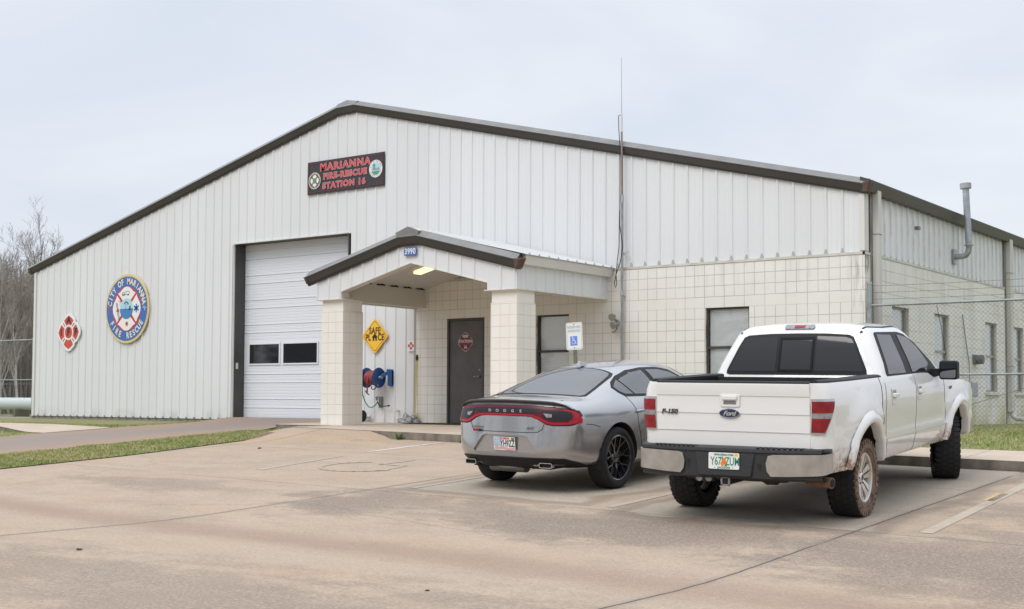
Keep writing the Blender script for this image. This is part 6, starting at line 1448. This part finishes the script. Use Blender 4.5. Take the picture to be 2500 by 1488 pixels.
b = MB(); b.prism(rrect(-.075, .005, .075, .048, .012), lambda a, e, d: (-1.057-d, a+.008, e+1.165), 0, .018); b.build('tailgate_handle', m_whitep, tg, bevel=.006)
b = MB(); b.prism([(-.065, -.035), (.065, -.035), (.06, -.002), (-.06, -.002)], lambda a, e, d: (-1.0575-d, a+.008, e+1.165), 0, .002); b.build('handle_pocket', mat('pocket', (.18, .18, .175), rough=.7), tg)
fb = lambda a, e, d: (-1.052-d, .012-a, 1.045+e)
def oval(b, rx, rz, d0, d1, n=40): b.prism([(rx*cos(2*pi*i/n), rz*sin(2*pi*i/n)) for i in range(n)], fb, d0, d1)
b = MB(); oval(b, .106, .046, 0, .010); em = b.build('oval_badge', m_chrome, tg, bevel=.003); b = MB(); oval(b, .098, .038, .0102, .012); b.build('badge_field', col('badge_navy', (.012, .035, .09), .25), em)
b = MB(); put_text(b, 'Ford', .062, fb, (0, -.002), .0125, bold=.0012, shear=.35, sx=1.12, sp=.9); b.build('badge_script', m_silv, em)
b = MB(); put_text(b, 'F-150', .062, lambda a, e, d: (-1.050-d, .635-a, 1.050+e), (0, 0), .003, bold=.0022, shear=.25, sx=1.18, ext=.004); b.build('model_badge', mat('badge_dark', (.09, .09, .095), rough=.35, metal=.5), tg)
for sg in (-1,):
    b = MB(); put_text(b, 'F-150', .05, lambda a, e, d: (3.30+a, -(ty(3.3, 1.12)+d+.004), 1.12+e), (0, 0), .002, bold=.001, shear=.2, sx=1.1); b.build('fender_badge', mat('badge_dark', (0, 0, 0)), TR)
# tail lights
for sg in (1, -1):
    o_ = [(-1.148, .868), (-1.148, 1.192), (-.915, 1.192), (-.905, 1.17), (-.925, 1.10), (-1.02, .868)]
    b = MB(); sheet(b, o_, .03, sidefn(sg, .010, .0)); L_ = b.build('tail_light', mat('lamp_surround', (.50, .50, .51), rough=.2, metal=.6, coat=.8), TR, smooth=40)
    for P, m_, nm in (([(-1.140, 1.062), (-1.140, 1.168), (-.93, 1.168), (-.94, 1.10), (-.955, 1.062)], m_lenst, 'red_lens'), ([(-1.140, .885), (-1.140, 1.012), (-.975, 1.012), (-1.025, .885)], m_lenst, 'red_lens'), ([(-1.140, 1.018), (-1.140, 1.056), (-.96, 1.056), (-.972, 1.018)], m_clear, 'clear_lens')):
        b = MB(); sheet(b, P, .03, sidefn(sg, .018, .0)); b.build(nm, m_, L_, smooth=40)
# cab greenhouse
def cring(xr, xf, hw, z, rr=.16, rf=.22, n=6, bow=.03):
    out = []
    def arc(cx, cy, r, a0, a1):
        for k in range(n+1): a = radians(a0+(a1-a0)*k/n); out.append((cx+r*cos(a), cy+r*sin(a), z))
    arc(xf-rf, hw-rf, rf, 0, 90); 
    arc(xr+rr, hw-rr, rr, 90, 180); arc(xr+rr, -hw+rr, rr, 180, 270); arc(xf-rf, -hw+rf, rf, 270, 360)
    return [(x-(bow*(1-(y/hw)**2) if x < xr+.25 else -bow*2*(1-(y/hw)**2) if x > xf-.3 else 0), y, z) for x, y, z in out]
cr_ = [cring(.60, 3.30, .925, 1.20, .12, .25), cring(.70, 3.25, .932, 1.325, .12, .25), cring(.735, 2.98, .885, 1.46, .13, .25), cring(.79, 2.70, .80, 1.64, .15, .24), cring(.845, 2.46, .735, 1.775, .16, .24), cring(.875, 2.36, .70, 1.822, .17, .24), cring(.93, 2.26, .63, 1.862, .18, .24), cring(1.12, 2.06, .45, 1.892, .2, .2), cring(1.36, 1.82, .22, 1.902, .1, .1)]
b = MB(); b.grid([r+[r[0]] for r in cr_]); b.add(cr_[-1], [tuple(range(len(cr_[-1])))]); b.add(cr_[0], [tuple(range(len(cr_[0])-1, -1, -1))])
cab = b.build('cab', m_whitep, TR, weld=.001, smooth=35); bvh_cab = bvh_of(cab)
def dt(name, m, polys, step, axis, side, off=.004, parent=None, back=.012): return dr(name, m, polys, step, axis, side, off, parent or TR, bvh_cab, back)
def closedy(half): return half+[(-y, z) for y, z in reversed(half) if abs(y) > 1e-6]
dt('rear_window', m_trimb, [closedy([(0, 1.785), (.30, 1.782), (.55, 1.768), (.60, 1.745), (.645, 1.66), (.765, 1.40), (.77, 1.365), (.74, 1.350), (0, 1.350)])], .06, 'x', -1, .006)
dt('rear_glass', m_tint, [[(.215, 1.755), (.52, 1.742), (.585, 1.72), (.62, 1.66), (.735, 1.40), (.73, 1.385), (.215, 1.385)]], .06, 'x', -1, .010); dt('rear_glass', m_tint, [[(-.215, 1.755), (-.52, 1.742), (-.585, 1.72), (-.62, 1.66), (-.735, 1.40), (-.73, 1.385), (-.215, 1.385)][::-1]], .06, 'x', -1, .010)
dt('slider_glass', m_tint, [[(-.165, 1.715), (.165, 1.715), (.165, 1.405), (-.165, 1.405)]], .06, 'x', -1, .009); dt('slider_frame', mat('slider_trim', (.008, .008, .009), rough=.6, spec=.2), [q for q in ([(-.19, 1.74), (.19, 1.74), (.19, 1.716), (-.19, 1.716)], [(-.19, 1.404), (.19, 1.404), (.19, 1.38), (-.19, 1.38)], [(-.19, 1.716), (-.166, 1.716), (-.166, 1.404), (-.19, 1.404)], [(.166, 1.716), (.19, 1.716), (.19, 1.404), (.166, 1.404)])], .06, 'x', -1, .014)
b = MB(); drape(b, rrect(-.165, 1.825, .165, 1.865, .015), .04, bvh_cab, 'x', -1, .016, .01); bl = b.build('brake_lamp', m_clear, TR, smooth=40); dt('brake_lens', m_lens, [[(-.055, 1.833), (.055, 1.833), (.055, 1.857), (-.055, 1.857)]], .04, 'x', -1, .020, parent=bl, back=.002)
dt('windscreen', m_tint, [[(2.52, 1.735), (2.52, 1.735)]], .05, 'y', 1) if 0 else None
b = MB(); drape(b, [(2.42, -.60), (3.18, -.80), (3.24, -.5), (3.30, 0), (3.24, .5), (3.18, .80), (2.42, .60), (2.46, 0)], .08, bvh_cab, 'z', 1, .006, .01); b.build('windscreen', m_tint, TR, smooth=50)
SW_ = [(.885, 1.325), (.855, 1.36), (1.055, 1.775), (1.12, 1.79), (1.95, 1.79), (2.16, 1.765), (2.45, 1.66), (2.72, 1.48), (2.90, 1.345), (2.97, 1.275), (2.62, 1.265), (2.42, 1.322)]
for sg in (1, -1):
    dt('side_window_trim', m_trimb, [SW_], .06, 'y', sg, .004); 
    dt('door_window', m_tint3, [[(.92, 1.352), (1.57, 1.348), (1.62, 1.755), (1.12, 1.765)]], .06, 'y', sg, .010)
    dt('door_window', m_tint3, [[(1.83, 1.35), (2.42, 1.345), (2.60, 1.42), (2.42, 1.62), (2.20, 1.725), (1.93, 1.755), (1.86, 1.755)]], .06, 'y', sg, .010)
    dt('roof_seam', m_trimb, stroke([(.95, sg*.655), (1.6, sg*.665), (2.2, sg*.64)], .02), .06, 'z', 1, .004)
    dt('roof_seam', m_trimb, stroke([(sg*.66, 1.79), (sg*.655, 1.84)], .022), .06, 'x', -1, .004)
    b = MB(); b.prism([(2.55, 1.26), (2.95, 1.27), (2.70, 1.45)], lambda a, e, d: (a, sg*(d-(e-1.26)*.42), e), .925, .955); b.build('mirror_sail', m_trimb, TR)
    MR = MB(); MR.prism(rrect(-.105, -.108, .105, .108, .032), lambda a, e, d: (2.66+d-a*.10, sg*(1.115+a), 1.345+e), .0, .12); mo = MR.build('door_mirror', m_trimb, TR, bevel=.018, seg=2)
    b = MB(); b.prism(rrect(-.088, -.09, .088, .09, .028), lambda a, e, d: (2.658-d-a*.10, sg*(1.115+a), 1.345+e), .0, .006); b.build('mirror_glass', mat('mirror', (.20, .21, .22), rough=.03, metal=1), mo)
    b = MB(); b.hexa([(2.66, sg*.93, 1.27), (2.80, sg*.93, 1.27), (2.78, sg*1.02, 1.28), (2.68, sg*1.02, 1.28)], [(2.66, sg*.93, 1.36), (2.80, sg*.93, 1.36), (2.78, sg*1.02, 1.36), (2.68, sg*1.02, 1.36)]); b.build('mirror_arm', m_trimb, mo)
# hood, nose (out of sight from here but part of the truck)
b = MB(); b.grid([[(x, y, interp([(3.1, 1.255), (3.6, 1.245), (4.1, 1.19), (4.46, 1.06)], x)+.03*(1-(y/.95)**2)) for y in [-.955+.191*i for i in range(11)]] for x in [3.1+.136*i for i in range(11)]]); b.build('hood', m_whitep, TR, smooth=50)
b = MB(); b.box((4.40, -.60, .72), (4.50, .60, 1.08)); b.build('grille', m_chromed, TR, bevel=.02); b = MB(); b.box((4.44, -.96, .50), (4.62, .96, .72)); b.build('front_bumper', m_chromed, TR, bevel=.04)
for sg in (1, -1): b = MB(); b.box((4.36, sg*.62 if sg > 0 else -.95, .75), (4.49, .95 if sg > 0 else -.62, 1.06)); b.build('headlight', m_clear, TR, bevel=.02)
# rear bumper
def bx(y): return -1.225+.13*(abs(y)/.97)**2.6
def bpath(s):
    """s: lateral distance from centre, wrapping forward past .93"""
    t = abs(s)
    if t < .86: return (bx(t), t)
    d = t-.86
    if d < .14: a = d/.09; a = min(a, pi/2); return (bx(.86)+.09*(1-cos(a)), .86+.066*sin(a))
    return (bx(.86)+.09+(d-.14), .926)
def bf(sg, off, th):
    def fn(a, e, d): x, y = bpath(a); k = (off-(th+off)*d); return (x-k if abs(a) < .96 else x, sg*(y+(k if abs(a) > .89 else 0)), e)
    return fn
for sg in (1, -1):
    P = [(.405, .60), (.425, .672), (.47, .684), (.98, .694), (1.12, .694), (1.12, .55), (1.06, .520), (.86, .50), (.62, .488), (.45, .484), (.415, .53)]
    b = MB(); sheet(b, P, .05, bf(sg, .012, .03)); b.build('chrome_corner', m_chromed, TR, smooth=50)
b = MB(); b.grid([[(bx(y)+a, y, z) for a, z in ((.16, .735), (.02, .738), (.0, .728), (-.004, .70), (.01, .695), (.012, .46), (.05, .44), (.3, .43))] for y in [-.90+.1*i for i in range(19)]]); b.build('rear_bumper', mat('bumper_black', (.025, .026, .028), rough=.55, bump=.15, bscale=30), TR, smooth=35)
b = MB()
for sg in (1, -1):
    b.hexa([(bx(.9)+.04, sg*.88, .70), (-.95, sg*.88, .70), (-.95, sg*.945, .70), (bx(.9)+.10, sg*.945, .70)], [(bx(.9)+.04, sg*.88, .738), (-.97, sg*.88, .738), (-.97, sg*.935, .738), (bx(.9)+.10, sg*.935, .738)])
b.build('bumper_step', mat('bumper_black', (0, 0, 0)), TR, bevel=.01)
b = MB()
for i in range(30):
    y = -.72+1.44*i/29
    if abs(y) < .30: continue
    b.box((bx(y)-.002, y-.012, .737), (bx(y)+.09, y+.012, .743))
b.build('step_tread', m_trimb, TR)
b = MB(); b.hexa([(-1.235, -.26, .47), (-1.235, .26, .47), (-1.19, .26, .47), (-1.19, -.26, .47)], [(-1.222, -.30, .69), (-1.222, .30, .69), (-1.19, .30, .69), (-1.19, -.30, .69)]); b.build('plate_panel', mat('bumper_black', (0, 0, 0)), TR, bevel=.008)
plate(TR, -1.236, -.002, .612, ('Y67', 'ZUM'), 1, tilt=.04)
b = MB(); disc(b, .016, lambda a, e, d: (-1.228-d, a, e), 0, .012, 10, .37, .60); disc(b, .016, lambda a, e, d: (-1.228-d, a, e), 0, .012, 10, -.34, .58); b.build('bumper_bolt', m_black, TR)
# hitch, exhaust, axle, frame
b = MB(); b.box((-1.20, -.035, .385), (-.6, .035, .455)); b.box((-.95, -.50, .40), (-.85, .50, .46)); ht = b.build('tow_hitch', m_black, TR, bevel=.005)
b = MB(); b.box((-1.205, -.045, .375), (-1.19, -.028, .465)); b.box((-1.205, .028, .375), (-1.19, .045, .465)); b.box((-1.205, -.045, .375), (-1.19, .045, .392)); b.box((-1.205, -.045, .448), (-1.19, .045, .465)); b.build('receiver_lip', m_cap, ht)
b = MB(); b.box((-1.201, -.028, .393), (-1.198, .028, .447)); b.build('receiver_bore', m_dark, ht)
b = MB(); b.box((-1.17, .13, .405), (-1.10, .33, .475)); wl = b.build('work_light', m_black, TR, bevel=.012)
for y in (.18, .275): b = MB(); b.tube([(-1.165, y, .44), (-1.176, y, .44)], .034, 16); b.build('lamp_lens', m_clear, wl, smooth=40)
m_rusty = mat('rusty_steel', (.10, .055, .035), rough=.85, col2=(.27, .16, .095), vscale=11)
b = MB(); b.tube([(-.30, -.55, .46), (-.70, -.60, .44), (-.88, -.72, .425), (-.93, -.93, .42)], .05, 14); b.build('exhaust_pipe', m_rusty, TR, smooth=50); b = MB(); b.tube([(-.925, -.90, .42), (-.934, -.9315, .42)], .040, 14); b.build('exhaust_bore', m_dark, TR)
b = MB(); b.tube([(0, -.80, .38), (0, .80, .38)], .045, 12); b.lathe([(.0, -.16), (.09, -.14), (.15, -.06), (.155, .04), (.10, .14), (0, .16)], 20, 'y'); b.v[-120:] = [(x, y, z+.41) for x, y, z in b.v[-120:]]; b.build('rear_axle', m_rusty, TR, smooth=50)
b = MB(); b.box((-1.0, .42, .50), (4.2, .52, .66)); b.box((-1.0, -.52, .50), (4.2, -.42, .66)); b.box((.6, -.42, .48), (2.6, .42, .60)); b.box((-.9, -.78, .66), (4.1, .78, .78)); b.tube([(.9, -.35, .42), (2.2, -.38, .42)], .10, 12); b.box((2.6, -.30, .42), (4.0, .30, .7)); b.build('chassis_frame', m_well, TR)
b = MB(); b.hexa([(.75, -.88, .495), (3.05, -.88, .495), (3.05, .88, .495), (.75, .88, .495)], [(.6, -.9, .60), (3.1, -.9, .60), (3.1, .9, .60), (.6, .9, .60)]); b.build('floor_pan', m_well, TR)
for x, st in ((0, 0), (3.67, radians(19))):
    for sg in (1, -1): put_wheel(TR, x, sg*.83, .378, .380, .275, .240, sg, 't', steer=st, mud=(x == 0))
